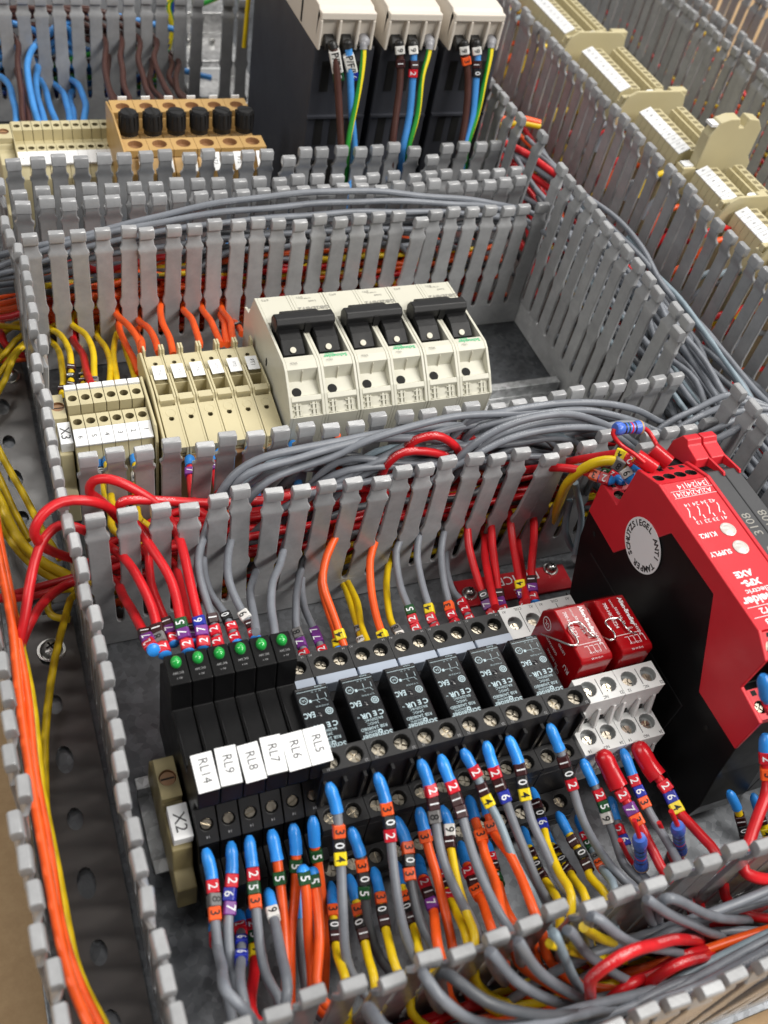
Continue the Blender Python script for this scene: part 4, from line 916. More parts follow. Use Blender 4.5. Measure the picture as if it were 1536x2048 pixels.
def wire(c, pts, a0, a1, where, axis='y', marks='', mpts=None, ferr=None, tail=(), head=(), r=None, label=None, group=None, mlen=.40, n=8, fm='ferrule_blue', step=.4, fr=1.0):
    """c colour letter; pts start at the terminal; marks are the numbered sleeves, mpts where the photo shows them; ferr how many cm of coloured ferrule"""
    m = CC[c]; r = r or CR[m]
    P3 = [Vector(h) for h in head]+curve3(pts, axis, a0, a1)+[Vector(t) for t in tail]
    sp = spline(P3, step)
    if len(sp) > 8:                                          # hand-bent wire is never quite fair
        ph = [random.uniform(0, 6.28) for _ in range(4)]; am = r*.16
        sp = [p+Vector((math.sin(i*.55*step/.4+ph[0])*am+math.sin(i*.23+ph[3])*am, math.sin(i*.47+ph[1])*am, math.sin(i*.61+ph[2])*am)) for i, p in enumerate(sp)]
    simple = not marks and not ferr
    digits = ' '.join(('zero', 'one', 'two', 'three', 'four', 'five', 'six', 'seven', 'eight', 'nine')[int(ch)] for ch in marks)
    lab = label or ('%s wire %s%s' % (CN[m], ('marked %s ' % digits) if digits else '', where))
    if simple:
        b = MB().tube(sp, r, n, uvs=True)
        return tag(b.build('wire', m, smooth=60), lab, 'wire', group)
    t = thing('wire', sp[0], lab, 'wire', group)
    MB().tube(sp, r, n, uvs=True).build('insulation', m, t, smooth=60)
    acc = [0.0]
    for p, q in zip(sp, sp[1:]): acc.append(acc[-1]+(q-p).length)
    def on(s):
        for i in range(len(sp)-1):
            if acc[i+1] >= s:
                f = (s-acc[i])/max(acc[i+1]-acc[i], 1e-6); return sp[i].lerp(sp[i+1], f), (sp[i+1]-sp[i]).normalized()
        return sp[-1], (sp[-1]-sp[-2]).normalized()
    if ferr:
        k = [on(ferr*q/6)[0] for q in range(7)]; d = (k[0]-k[1]).normalized()
        MB().tube([k[0]+d*min(.22, ferr*.4), k[0]+d*min(.12, ferr*.2)]+k, [q*fr*r*random.uniform(.96, 1.04) for q in (.55, .95, 1.2, 1.25, 1.25, 1.25, 1.22, 1.28, 1.28)], 12).build('ferrule', fm, t, smooth=50)
    if mpts is None: mpts = []
    last = -9
    for i, ch in enumerate(marks):
        if i < len(mpts):
            best = min(range(len(sp)), key=lambda j: (pix(sp[j])[0]-mpts[i][0])**2+(pix(sp[j])[1]-mpts[i][1])**2 if acc[j] < 9 else 1e9)
            s = acc[best]
        else: s = last+mlen
        if s < last+mlen*.98: s = last+mlen
        last = s
        p, tg = on(s); nz = (CAMP-p); nz = (nz-tg*nz.dot(tg)).normalized()
        # the sleeve sits a little turned round the wire
        M = frame(p, tg, nz.cross(tg)) @ Matrix.Rotation(random.gauss(0, .16), 4, 'X')
        mk = put('marker', sleeve(r*1.18, mlen*.97, 'mk'+ch), t, M); bev(mk, .02, 1)
        put('digit', text_mesh(ch, .40, 'print_black' if ch in '3489' else 'print_white', .004, .95), mk, M @ Matrix.Translation((0, 0, r*1.18*1.12+.006)))
    return t

# ---- from the slim relays down into the nearest duct
YA = -16.4
def tailA(x, z, dx=3.0, y=-17.8, z2=3.2): return [(x+dx*.25, -17.3, z-.7), (x+dx, y, z2), (x+dx*3, y-.2, z2*.8)]
def fw(c, pts, where, marks='', mpts=None, ferr=.72, y0=-10.75, y1=-15.4, tail=None, **k):
    """ends behind the duct wall, slips through the nearest slot and goes on inside the duct"""
    e = at(pts[-1][0], pts[-1][1], y=y1)
    xs = .02+round(e.x+.15-.02); z = min(6.1, e.z-.55)
    cross = [(xs+random.uniform(-.04, .04), -16.1, z+.2), (xs+random.uniform(-.04, .04), -16.6, z-.15)]
    if tail is None: tail = tailA(xs, z, random.uniform(1.5, 4), random.uniform(-18.8, -17.2), random.uniform(1.5, 4))
    return wire(c, pts, y0, y1, where, 'y', marks, mpts, ferr, cross+list(tail), **k)
fw('g', [(415, 1713), (422, 1753), (427.6, 1820), (438, 1911), (451, 1977), (463, 2040)], 'from relay RL14', '283', [(424, 1766), (425.5, 1794), (427.6, 1820)])
fw('g', [(460, 1699), (461.5, 1740), (459, 1807), (459, 1885.5), (469, 1964), (500, 2035)], 'from relay RL9', '267', [(459, 1755), (460, 1781), (459, 1807)])
fw('g', [(502, 1686), (505.7, 1727), (508, 1794), (517, 1885), (532, 1950), (562, 2010)], 'from relay RL8', '253', [(504, 1740), (508, 1766), (508, 1794)])
fw('o', [(546, 1674), (550, 1711), (560, 1781), (568, 1846), (573, 1925), (577, 2020)], 'from relay RL7', '5', [(556, 1753)])
fw('o', [(587, 1661), (590, 1703), (590, 1794), (582, 1872), (579, 1938), (584, 2030)], 'from relay RL6', '5', [(593, 1742)])
fw('o', [(626, 1648), (631, 1693), (641, 1742), (647, 1820), (649, 1898), (648, 1977), (646, 2047)], 'from relay RL5', '5', [(636, 1711)])
# lower level of the slim relays
fw('g', [(427, 1838), (432, 1870), (444, 1925), (455, 1985)], 'hanging below relay RL14', '2', [(437, 1880)], y0=-12.0)
fw('g', [(478, 1828), (480, 1850), (483, 1917), (485, 1990)], 'below relay RL9', '266', [(480, 1862), (482, 1891), (484, 1917)], y0=-12.0)
fw('r', [(507, 1822), (510, 1872), (510, 1925), (508, 2035)], 'below relay RL8', '254', [(510, 1860), (511, 1876), (506, 1898)], y0=-12.0, ferr=.4)
fw('g', [(541, 1790), (547, 1830), (560, 1900), (575, 1975)], 'below relay RL7', '9', [(547, 1836)], y0=-12.2)
fw('o', [(607, 1735), (612, 1790), (616, 1846), (623, 1925), (630, 2010)], 'below relay RL6', '5', [(608, 1752)], y0=-12.0, ferr=.3)
fw('o', [(628, 1740), (635, 1800), (638, 1880), (636, 1990)], 'below relay RL5', '5', [(628, 1755)], y0=-12.1, ferr=.3)
fw('g', [(594, 1790), (600, 1872), (610, 1966), (625, 2020)], 'behind the orange wires of relay RL6', '', None, y0=-12.2)
# ---- from the black sockets
fw('g', [(661, 1581), (675.5, 1621), (681, 1679), (682, 1727), (685, 1825), (694, 1920), (716, 1968)], 'from the first black socket', '304', [(678, 1654), (681, 1679), (680, 1704)], y0=-10.6,
   tail=[tuple(at(742, 2020, y=-17.3)), tuple(at(790, 2075, y=-18.2)), (14, -18.6, 2.5)])
fw('s', [(708, 1669), (721, 1709), (728, 1769), (732, 1792), (742, 1858), (760, 1920), (790, 1962)], 'from the first black socket', '305', [(721, 1722), (726, 1746), (728, 1769)], y0=-11.5)
fw('g', [(755, 1559), (769, 1600), (780, 1660), (787.5, 1740), (798, 1818), (816, 1880), (838, 1925)], 'from the second black socket', '302', [(769, 1614), (776, 1637), (780, 1660)], y0=-10.6,
   tail=[tuple(at(853, 1950, y=-16.9)), tuple(at(893, 2005, y=-17.6)), tuple(at(975, 2050, y=-18.2)), (16, -18.5, 3)])
fw('s', [(798, 1645), (812, 1680), (819, 1743), (832, 1805), (847, 1858), (868, 1905)], 'from the second black socket', '303', [(808, 1699), (816, 1720), (819, 1743)], y0=-11.4,
   tail=[tuple(at(903, 1950, y=-17)), tuple(at(968, 2000, y=-17.8)), tuple(at(1068, 2030, y=-18.4)), tuple(at(1218, 2020, y=-18.6)), tuple(at(1343, 1995, y=-18.7)), tuple(at(1468, 1935, y=-18.7)), tuple(at(1600, 1860, y=-18.7))])
fw('o', [(841, 1627), (849, 1660), (858, 1701), (876, 1753), (889, 1805), (900, 1871), (905, 1905)], 'from the third black socket', '3', [(854, 1678)], y0=-11.4)
fw('g', [(846, 1532), (856.5, 1565), (869.5, 1621), (884, 1701), (907, 1772), (936, 1832), (960, 1875)], 'from the third black socket', '218', [(858, 1578), (866, 1600), (869.5, 1621)], y0=-10.6,
   tail=[tuple(at(983, 1905, y=-16.9)), tuple(at(1028, 1960, y=-17.5)), tuple(at(1118, 2005, y=-18)), tuple(at(1230, 2018, y=-18.3)), tuple(at(1400, 1975, y=-18.5)), tuple(at(1600, 1880, y=-18.6))])
fw('g', [(885, 1523), (897, 1555.5), (919, 1613), (941, 1688), (965, 1753), (1002, 1830)], 'from the third black socket', '211', [(902, 1568), (911, 1592), (919, 1613)], y0=-10.6,
   tail=[tuple(at(1038, 1885, y=-17)), tuple(at(1078, 1940, y=-17.5)), tuple(at(1148, 1990, y=-18)), tuple(at(1230, 2020, y=-18.5)), tuple(at(1300, 2040, y=-18.8))])
fw('l', [(933, 1510), (948, 1542), (971, 1594.6), (1000, 1649), (1030, 1727), (1059, 1779), (1085, 1830)], 'from the fourth black socket', '214', [(952, 1550), (964, 1571), (971, 1595)], y0=-10.6,
   tail=[tuple(at(1108, 1870, y=-16.9)), tuple(at(1138, 1940, y=-17.5)), tuple(at(1178, 1995, y=-18)), tuple(at(1210, 2040, y=-18.5))])
fw('g', [(974, 1496), (985, 1529), (1003, 1581), (1028, 1654), (1056, 1719), (1077, 1766), (1110, 1830)], 'from the fourth black socket', '216', [(988, 1542), (994, 1560), (1003, 1581)], y0=-10.6,
   tail=[tuple(at(1138, 1860, y=-16.9)), tuple(at(1183, 1915, y=-17.4)), tuple(at(1258, 1960, y=-18)), tuple(at(1333, 1975, y=-18.4)), tuple(at(1450, 1955, y=-18.7)), tuple(at(1600, 1890, y=-18.7))])
fw('g', [(1020, 1485), (1033, 1519), (1046, 1576), (1064, 1641), (1087.6, 1693), (1113.6, 1753), (1155, 1808)], 'from the fifth black socket', '104', [(1038, 1532), (1043, 1553), (1046, 1576)], y0=-10.6,
   tail=[tuple(at(1188, 1835, y=-16.9)), tuple(at(1248, 1875, y=-17.4)), tuple(at(1343, 1905, y=-17.8)), tuple(at(1493, 1915, y=-18.2)), tuple(at(1620, 1880, y=-18.3))])
fw('g', [(1103, 1462), (1119, 1501), (1140, 1562), (1160, 1623), (1181, 1667), (1210, 1714), (1246, 1758), (1272, 1778)], 'from the sixth black socket', '102', [(1127, 1512), (1134, 1535), (1140, 1562)], y0=-10.6,
   tail=[tuple(at(1298, 1800, y=-16.9)), tuple(at(1368, 1845, y=-17.3)), tuple(at(1443, 1870, y=-17.6)), tuple(at(1560, 1880, y=-17.8))])
fw('g', [(1173, 1530), (1189, 1571), (1210, 1626), (1231, 1680), (1249, 1732), (1290, 1778)], 'from the white socket by the black ones', '259', [(1194, 1584), (1205, 1605), (1210, 1626)], y0=-11.3,
   tail=[tuple(at(1333, 1797, y=-16.9)), tuple(at(1418, 1830, y=-17.3)), tuple(at(1560, 1845, y=-17.5))])
fw('r', [(1205, 1513), (1224, 1545), (1249, 1589), (1270, 1632), (1301, 1696), (1332, 1750)], 'with red sleeve from the first white socket', '273', [(1249, 1589), (1261, 1613), (1270, 1632)], y0=-11.3, ferr=1.15, fm='heatshrink_red', r=.175, fr=1.55)
fw('g', [(1247, 1510), (1263, 1545), (1288, 1597), (1314, 1649), (1337.6, 1691), (1364, 1738)], 'from the second white socket', '263', [(1270, 1555), (1279, 1576), (1288, 1597)], y0=-11.3)
fw('r', [(1280, 1497), (1302, 1532), (1330, 1571), (1353, 1618), (1398, 1667), (1432, 1705)], 'with red sleeve from the second white socket', '264', [(1330, 1571), (1343, 1592), (1353, 1618)], y0=-11.3, ferr=1.15, fm='heatshrink_red', r=.175, fr=1.55)
# ---- lying inside the nearest duct
def aw(c, pts, where, a0, a1, **k): wire(c, pts, a0, a1, where, **k)
aw('r', [(1175, 2010), (1183, 1985), (1193, 1950), (1243, 1910), (1318, 1886), (1383, 1879), (1470, 1868)], 'arched, uppermost in the nearest duct', -18.2, -17.4, tail=[(27, -17.5, 3)])
aw('r', [(1205, 2025), (1218, 2000), (1260, 1970), (1308, 1950), (1368, 1912), (1440, 1895), (1560, 1885)], 'middle one of the red bundle in the nearest duct', -18.3, -17.6)
aw('r', [(1240, 2020), (1290, 1975), (1350, 1930), (1420, 1912), (1560, 1900)], 'lowest one of the red bundle in the nearest duct', -18.4, -17.9)
aw('g', [(1255, 1893), (1278, 1882), (1340, 1870), (1393, 1860), (1470, 1842), (1580, 1815)], 'rising to the right above the red bundle', -17.2, -17.0, head=[(15.5, -17.0, 1.5)])
aw('g', [(1300, 2010), (1400, 1970), (1480, 1930), (1580, 1880)], 'lowest along the outer wall of the nearest duct', -18.9, -18.9, head=[(14, -18.8, 2)])
aw('y', [(1100, 1885), (1150, 1905), (1193, 1914), (1260, 1920), (1340, 1925)], 'long, under the red arch in the nearest duct', -17.0, -17.5, head=[(11.2, -17.3, .8), (12.2, -17.1, 2.0)])
aw('y', [(1170, 1855), (1220, 1883), (1258, 1893), (1330, 1890)], 'between two grey ones in the nearest duct', -16.9, -17.3)
# ---- second level of the black sockets
def low(c, a, ms, mp, path, where, y0=-12.3): fw(c, [a]+path, where, ms, mp, y0=y0, ferr=.65)
low('y', (663, 1777), '301', [(669, 1832), (670, 1855), (672, 1876)], [(666, 1811), (670, 1855), (675, 1910), (690, 1965)], 'leftmost below the first black socket')
low('y', (704, 1763), '301', [(717, 1829), (721, 1850), (725, 1871)], [(712, 1798), (725, 1871), (735, 1915), (748, 1955)], 'second from left below the first black socket')
low('y', (750, 1748), '301', [(761, 1808), (768, 1829), (769, 1847)], [(757, 1780), (769, 1847), (775, 1875), (790, 1935)], 'left below the second black socket')
low('y', (796, 1735), '301', [(813, 1792), (817, 1813), (821, 1834)], [(808, 1780), (821, 1834), (829, 1858), (845, 1915)], 'right below the second black socket')
low('o', (839, 1722), '217', [(852, 1765), (858, 1783), (863, 1805)], [(847, 1753), (863, 1805), (868, 1826), (878, 1895)], 'left below the third black socket')
low('y', (876, 1722), '212', [(884, 1753), (890, 1771), (899, 1792)], [(884, 1753), (899, 1792), (910, 1816), (935, 1880)], 'right below the third black socket')
low('y', (887, 1624), '91', [(898, 1660), (899, 1686)], [(896, 1649), (900, 1686), (905, 1704), (915, 1761), (935, 1830), (950, 1870)], 'with white marker below the third black socket', -11.5)
low('o', (922, 1697), '213', [(937, 1740), (945, 1761), (955, 1783)], [(934, 1727), (955, 1783), (965, 1805), (985, 1860)], 'left below the fourth black socket')
low('o', (939, 1605), '3', [(962, 1673)], [(946, 1636), (962, 1673), (972, 1714), (990, 1766), (1005, 1830)], 'thick, left below the fourth black socket', -11.4)
low('o', (969, 1590), '3', [(988, 1660)], [(975, 1625), (990, 1670), (1020, 1706), (1040, 1745), (1066, 1815)], 'thick, right below the fourth black socket', -11.4)
low('o', (972, 1690), '215', [(981, 1722), (988, 1740), (996, 1762)], [(980, 1720), (996, 1762), (1008, 1800), (1028, 1845)], 'deep below the fourth black socket')
low('y', (1048, 1666), '101', [(1069, 1717), (1077, 1735), (1085, 1753)], [(1057, 1691), (1085, 1753), (1093, 1769), (1118, 1815)], 'left below the fifth black socket')
low('y', (1067, 1587), '106', [(1074, 1612), (1080, 1630), (1088, 1650)], [(1074, 1612), (1088, 1650), (1098, 1690), (1120, 1750), (1140, 1790)], 'behind the grey wire of the fifth black socket', -11.4)
low('y', (1093, 1666), '101', [(1119, 1709), (1127, 1725), (1137, 1740)], [(1104, 1688), (1137, 1740), (1147, 1761), (1172, 1798)], 'left below the sixth black socket')
low('y', (1121, 1634), '101', [(1153, 1696), (1164, 1714), (1176, 1732)], [(1134, 1662), (1176, 1732), (1182, 1753), (1212, 1792)], 'right below the sixth black socket')
low('l', (1160, 1640), '2583', [(1173, 1675), (1181, 1696), (1194, 1717)], [(1173, 1675), (1194, 1717), (1206, 1742), (1230, 1780)], 'below the first white socket')
low('g', (1222, 1605), '26', [(1238, 1660), (1245, 1680)], [(1235, 1650), (1250, 1690), (1275, 1740), (1300, 1770)], 'behind the first red sleeve')
low('r', (1330, 1690), '', None, [(1345, 1715), (1360, 1735), (1380, 1750)], 'short, by the second resistor', -13.5)
low('y', (1464, 1592), '101', [(1476, 1631), (1481, 1650), (1487, 1669)], [(1477, 1619), (1487, 1669), (1490, 1690), (1500, 1730)], 'under the safety relay', -13.6)
low('y', (1508, 1600), '14', [(1524, 1640), (1533, 1660)], [(1518, 1625), (1533, 1660), (1540, 1690), (1550, 1720)], 'at the right edge under the safety relay', -13.6)
wire('r', [(1532, 1480), (1533, 1573), (1518, 1625), (1502, 1685), (1490, 1740)], -13.2, -16.4, 'falling from the safety relay into the front duct', marks='23', mpts=[(1533, 1508), (1533, 1530)], ferr=.6, tail=[(23, -17.5, 3), (27, -18, 2)], r=.2)
wire('b', [(1528, 1362), (1533, 1390), (1545, 1420)], -12.6, -13.2, 'ferrule in the lower port of the safety relay', marks='2', mpts=[(1540, 1405)], ferr=.6, r=.18, label='blue ferrule wire in the lower port of the safety relay')

# ---- resistors
def resistor(a, b_, label, lead0=None, lead1=None, r=.21, bands=('black_rubber', 'mk5', 'mk2', 'mk1')):
    a, b_ = Vector(a), Vector(b_); d = (b_-a); L = d.length; t = thing('resistor', a, label, 'resistor')
    M = frame(a, d, d.orthogonal()); Rm = M @ Matrix.Rotation(math.pi/2, 4, 'Y')
    pr = [(.02, 0), (r*.85, .02), (r*1.08, L*.10), (r*1.05, L*.2), (r*.88, L*.28), (r*.88, L*.72), (r*1.05, L*.8), (r*1.08, L*.9), (r*.85, L-.02), (.02, L)]
    MB().lathe(pr, 18).build('body', 'resistor_blue', t, Rm, smooth=40)
    for q, m in zip((.32, .44, .56, .68), bands): MB().lathe([(r*.895, -.035), (r*.895, .035)], 18).build('colour_band', m, t, Rm @ Matrix.Translation((0, 0, L*q)), smooth=40)
    MB().lathe([(r*1.09, -.035), (r*1.09, .035)], 18).build('colour_band', 'ochre', t, Rm @ Matrix.Translation((0, 0, L*.9)), smooth=40)
    for e, ld in ((a, lead0), (b_, lead1)):
        if ld: MB().tube(spline([e]+[Vector(q) for q in ld], .2), .085, 8).build('sleeved_lead', 'wire_red', t, smooth=60)
resistor(at(1279, 1674, z=4.6), at(1283, 1738, z=2.6), 'blue banded resistor hanging below the first white socket', [at(1268, 1640, z=5.2)], [at(1286, 1750, z=2.2), at(1262, 1722, z=2.4), at(1240, 1680, z=3.6)], r=.23)
resistor(at(1355, 1650, z=4.6), at(1361, 1706, z=2.6), 'blue banded resistor hanging below the second white socket', [at(1342, 1622, z=5.2)], [at(1364, 1718, z=2.2), at(1340, 1690, z=2.6), at(1318, 1645, z=3.6)], r=.23)
# resistor bridging two ports on top of the safety relay
resistor(at(1229, 858, y=-2.2), at(1284, 854, y=-2.2), 'blue banded resistor bridging two ports on top of the safety relay', [at(1226, 868, y=-2.3), at(1242, 890, y=-2.6), at(1268, 908, y=-3.0), at(1288, 925, y=-3.3)], [at(1296, 862, y=-2.3), at(1308, 880, y=-2.6), at(1318, 900, y=-3.1)], r=.24)
for (u, v, u2, v2, w) in ((1272, 912, 1310, 938, 'left'), (1305, 898, 1338, 926, 'right')):
    p, q = at(u, v, y=-2.9), at(u2, v2, y=-3.5)
    tag(MB().tube(spline([p, p.lerp(q, .5), q], .1), [.20]+[.30]*20 if False else .29, 14).build('heat_shrink_sleeve', 'heatshrink_red', smooth=60), 'glossy red heat shrink sleeve on top of the safety relay, %s one' % w, 'sleeve')
def port(c, a, b_, tail, ms, where, y=-2.5, r=None): wire(c, [a, b_]+tail, y, .8, where, marks=ms, ferr=.45, mpts=[((a[0]*.4+b_[0]*.6), (a[1]*.4+b_[1]*.6))], r=r)
port('y', (1262, 958), (1243, 932), [(1221, 924), (1183, 928), (1146, 953), (1121, 999), (1100, 1049), (1071, 1078), (1046, 1087)], '98', 'looping thickly from the safety relay into the duct', r=.2)
port('r', (1275, 935), (1255, 915), [(1238, 908), (1200, 912), (1141, 922), (1080, 935)], '24', 'from the safety relay upper ports')
port('r', (1222, 962), (1205, 955), [(1185, 950), (1158, 941), (1104, 935), (1017, 945)], '23', 'from the safety relay side ports', -2.2)
port('s', (1240, 962), (1222, 950), [(1205, 946), (1175, 975), (1160, 1010)], '25', 'short, from the safety relay side ports', -2.2)
wire('l', [(1150, 965), (1162, 1028), (1158, 1070), (1152, 1105)], -.4, -.9, 'hanging in front of the duct by the safety relay, right one')
wire('l', [(1140, 1000), (1131, 1053), (1140, 1090), (1158, 1112)], -.3, -.8, 'hanging in front of the duct by the safety relay, left one')
tag(MB().box(-.3, .3, -.2, .2, -.2, .2).build('cable_end_cap', 'ferrule_grey', None, Matrix.Translation(at(1158, 1116, y=-.9)) @ Matrix.Rotation(.5, 4, 'Y'), bevel=.03), 'small grey cable end cap beside the black safety relay', 'cap')

# ---- behind the slim relays and black sockets, out of the slots of the duct behind
def bw(c, pts, where, marks='', mpts=None, y0=-4.75, y1=.3, tail=None, **k):
    e = at(pts[-1][0], pts[-1][1], y=y1)
    if tail is None:
        d = random.choice((-1, 1)); z = max(1.0, e.z-random.uniform(.2, 1.5))
        tail = [(e.x+.5*d, 1.1, z), (e.x+4*d, random.uniform(.8, 2.2), max(.6, z-random.uniform(0, 1.5))), (e.x+8*d, random.uniform(.8, 2.2), max(.6, z-1.5))]
    return wire(c, pts, y0, y1, where, 'y', marks, mpts, k.pop('ferr', .12 if marks else None), tail, **k)
bw('r', [(306, 1300), (293, 1273), (270, 1231), (247, 1192), (231, 1159)], 'behind relay RL14, lowest of the red ones', '271', [(303, 1296), (299, 1282), (294, 1270)], y0=-4.6,
   tail=[tuple(at(190, 1150, y=.6)), tuple(at(140, 1165, z=3.0)), tuple(at(90, 1200, z=3.4)), tuple(at(52, 1265, z=3.8)), tuple(at(35, 1310, z=3.2))])
bw('r', [(331, 1313), (323, 1281), (309, 1224), (286, 1178), (254, 1126), (228, 1100)], 'behind relay RL14', '281', [(327, 1299), (323, 1281), (322, 1263)],
   tail=[tuple(at(205, 1085, y=.4)), tuple(at(165, 1060, y=.4)), tuple(at(120, 1050, z=6.8)), tuple(at(90, 1080, z=6.6)), tuple(at(65, 1150, z=6.2)), tuple(at(50, 1225, z=5.6)), tuple(at(30, 1320, z=4.5))])
bw('r', [(349, 1290), (342, 1263), (322, 1221), (303, 1165), (296, 1100)], 'behind relay RL9, thinner and further back', '271', [(345, 1280), (342, 1263), (338, 1248)], y0=-4.22, r=.15)
bw('r', [(375, 1305), (368, 1271), (360, 1234), (351, 1198), (335, 1149), (312, 1107), (283, 1064)], 'behind relay RL9', '275', [(371, 1291), (368, 1271), (363, 1252)],
   tail=[tuple(at(262, 1040, y=.6)), tuple(at(237, 1025, y=.9)), tuple(at(189, 1003, y=.6)), tuple(at(125, 1005, z=7.9)), tuple(at(82, 1030, z=7.8)), tuple(at(66, 1060, z=7.4)), tuple(at(85, 1090, z=6.3)), tuple(at(130, 1112, z=5.2)), (1.5, 1.2, 2.5), (6, 1.5, 1.5)])
bw('r', [(409, 1300), (403, 1268), (394, 1224), (381, 1165), (364, 1100), (345, 1055)], 'behind relay RL8', '276', [(405, 1288), (405, 1270), (397, 1253)],
   tail=[tuple(at(316, 1009, y=.8)), tuple(at(270, 977, y=1.2)), tuple(at(221, 959, y=1.5)), tuple(at(188, 962, y=1.7)), tuple(at(181, 983, y=1.7)), tuple(at(205, 1003, y=1.6)), (2.5, 1.6, 3.0), (8, 1.6, 2.6)])
bw('r', [(390, 1290), (374, 1231), (364, 1182), (348, 1126)], 'between relays RL9 and RL8', '71', [(385, 1275), (382, 1262)], y0=-4.4, r=.15)
bw('g', [(440, 1297), (431, 1263), (420, 1231), (400, 1165), (397, 1117), (413, 1061)], 'behind relay RL7', '221', [(436, 1283), (431, 1263), (424, 1244)],
   tail=[tuple(at(433, 1003, y=.9)), tuple(at(465, 954, y=1.2)), tuple(at(514, 921, y=1.4)), tuple(at(600, 897, y=1.6)), tuple(at(704, 878, y=1.9)), tuple(at(800, 862, y=2.2)), tuple(at(900, 850, y=2.2)), (20, 1.8, 5)])
bw('g', [(477, 1290), (462, 1260), (446, 1227), (420, 1185), (407, 1133), (409, 1100)], 'behind relay RL6', '220', [(472, 1276), (462, 1260), (456, 1240)],
   tail=[tuple(at(425, 1050, y=.9)), tuple(at(455, 990, y=1.1)), tuple(at(500, 945, y=1.1)), tuple(at(600, 915, y=1.3)), tuple(at(683, 893, y=1.5)), tuple(at(760, 875, y=1.7)), (16, 1.7, 6), (21, 1.5, 4.5)])
bw('g', [(512, 1280), (501, 1253), (482, 1221), (459, 1165), (456, 1117), (465, 1068)], 'behind relay RL5', '219', [(508, 1266), (501, 1253), (495, 1237)],
   tail=[tuple(at(490, 1010, y=.8)), tuple(at(540, 960, y=1.0)), tuple(at(600, 935, y=1.2)), tuple(at(662, 915, y=1.3)), tuple(at(746, 877, y=1.5)), tuple(at(850, 845, y=1.7)), tuple(at(975, 828, y=1.9)), tuple(at(1100, 822, y=2.0)), tuple(at(1183, 828, y=2)), (24.5, 1.8, 5)])
bw('g', [(512, 1262), (504, 1227), (501, 1182), (508, 1133)], 'unmarked behind relay RL5', '', None)
bw('g', [(551, 1280), (550, 1266), (543, 1214), (547, 1165), (560, 1130), (570, 1080)], 'unmarked behind the first black socket', '', None, y0=-4.9,
   tail=[tuple(at(600, 1010, y=1.0)), tuple(at(675, 965, y=1.3)), tuple(at(725, 935, y=1.5)), tuple(at(808, 892, y=1.7)), tuple(at(892, 862, y=1.9)), tuple(at(1017, 842, y=2.0)), (21, 1.9, 5.6), (25, 1.9, 4)])
bw('g', [(612, 1322), (603, 1287), (595, 1258), (594, 1219), (593, 1182), (605, 1117)], 'behind the first black socket', '278', [(608, 1307), (603, 1287), (600, 1271)], y0=-4.22,
   tail=[tuple(at(625, 1050, y=.9)), tuple(at(680, 985, y=1.2)), tuple(at(740, 940, y=1.4)), (13, 1.6, 6), (18, 1.6, 4)])
bw('g', [(652, 1315), (638, 1281), (625, 1255), (609, 1219), (603, 1185), (604, 1140)], 'behind the first black socket', '277', [(646, 1300), (638, 1281), (634, 1268)], y0=-4.22)
bw('o', [(694, 1300), (675, 1253), (661, 1219), (646, 1166), (654, 1112), (675, 1053)], 'right-hand one behind the second black socket', '4', [(680, 1266)], y0=-4.22, ferr=.12)
bw('o', [(680, 1305), (672, 1262), (657, 1222), (643, 1168), (650, 1125)], 'left-hand one behind the second black socket', '4', [(676, 1290)], y0=-4.2, ferr=.12)
bw('y', [(730, 1295), (719, 1261), (703, 1219), (690, 1180), (683, 1153)], 'behind the third black socket', '98', [(727, 1283), (719, 1261)], y0=-4.22)
bw('y', [(735, 1290), (722, 1250), (715, 1205), (700, 1175), (690, 1150)], 'crossing behind the third black socket', '', None, y0=-4.2)
bw('o', [(770, 1288), (754, 1237), (742, 1174), (739, 1120), (750, 1070)], 'behind the third black socket', '4', [(766, 1272)], y0=-4.22, ferr=.12)
bw('y', [(806, 1282), (793, 1261), (786, 1248), (779, 1228), (771, 1166), (779, 1112)], 'behind the fourth black socket', '98', [(800, 1271), (793, 1261)], y0=-4.22)
for pts, w, mk, mp in (([(842, 1275), (828, 1248), (821, 1220), (804, 1174), (792, 1103), (800, 1066)], 'fourth black socket', '225', [(836, 1261), (828, 1248), (820, 1232)]),
                       ([(876, 1267), (864, 1238), (858, 1212), (846, 1174), (835, 1112), (842, 1057)], 'fifth black socket, left one', '224', [(871, 1253), (864, 1238), (858, 1225)]),
                       ([(919, 1258), (906, 1232), (898, 1203), (887, 1162), (883, 1103), (887, 1049)], 'fifth black socket, middle one', '223', [(914, 1245), (906, 1232), (901, 1214)]),
                       ([(946, 1250), (931, 1223), (921, 1203), (908, 1187), (893, 1140), (888, 1090)], 'fifth black socket, right one', '222', [(940, 1237), (931, 1223), (924, 1208)])):
    bw('g', pts, 'behind the '+w, mk, mp, y0=-4.22)
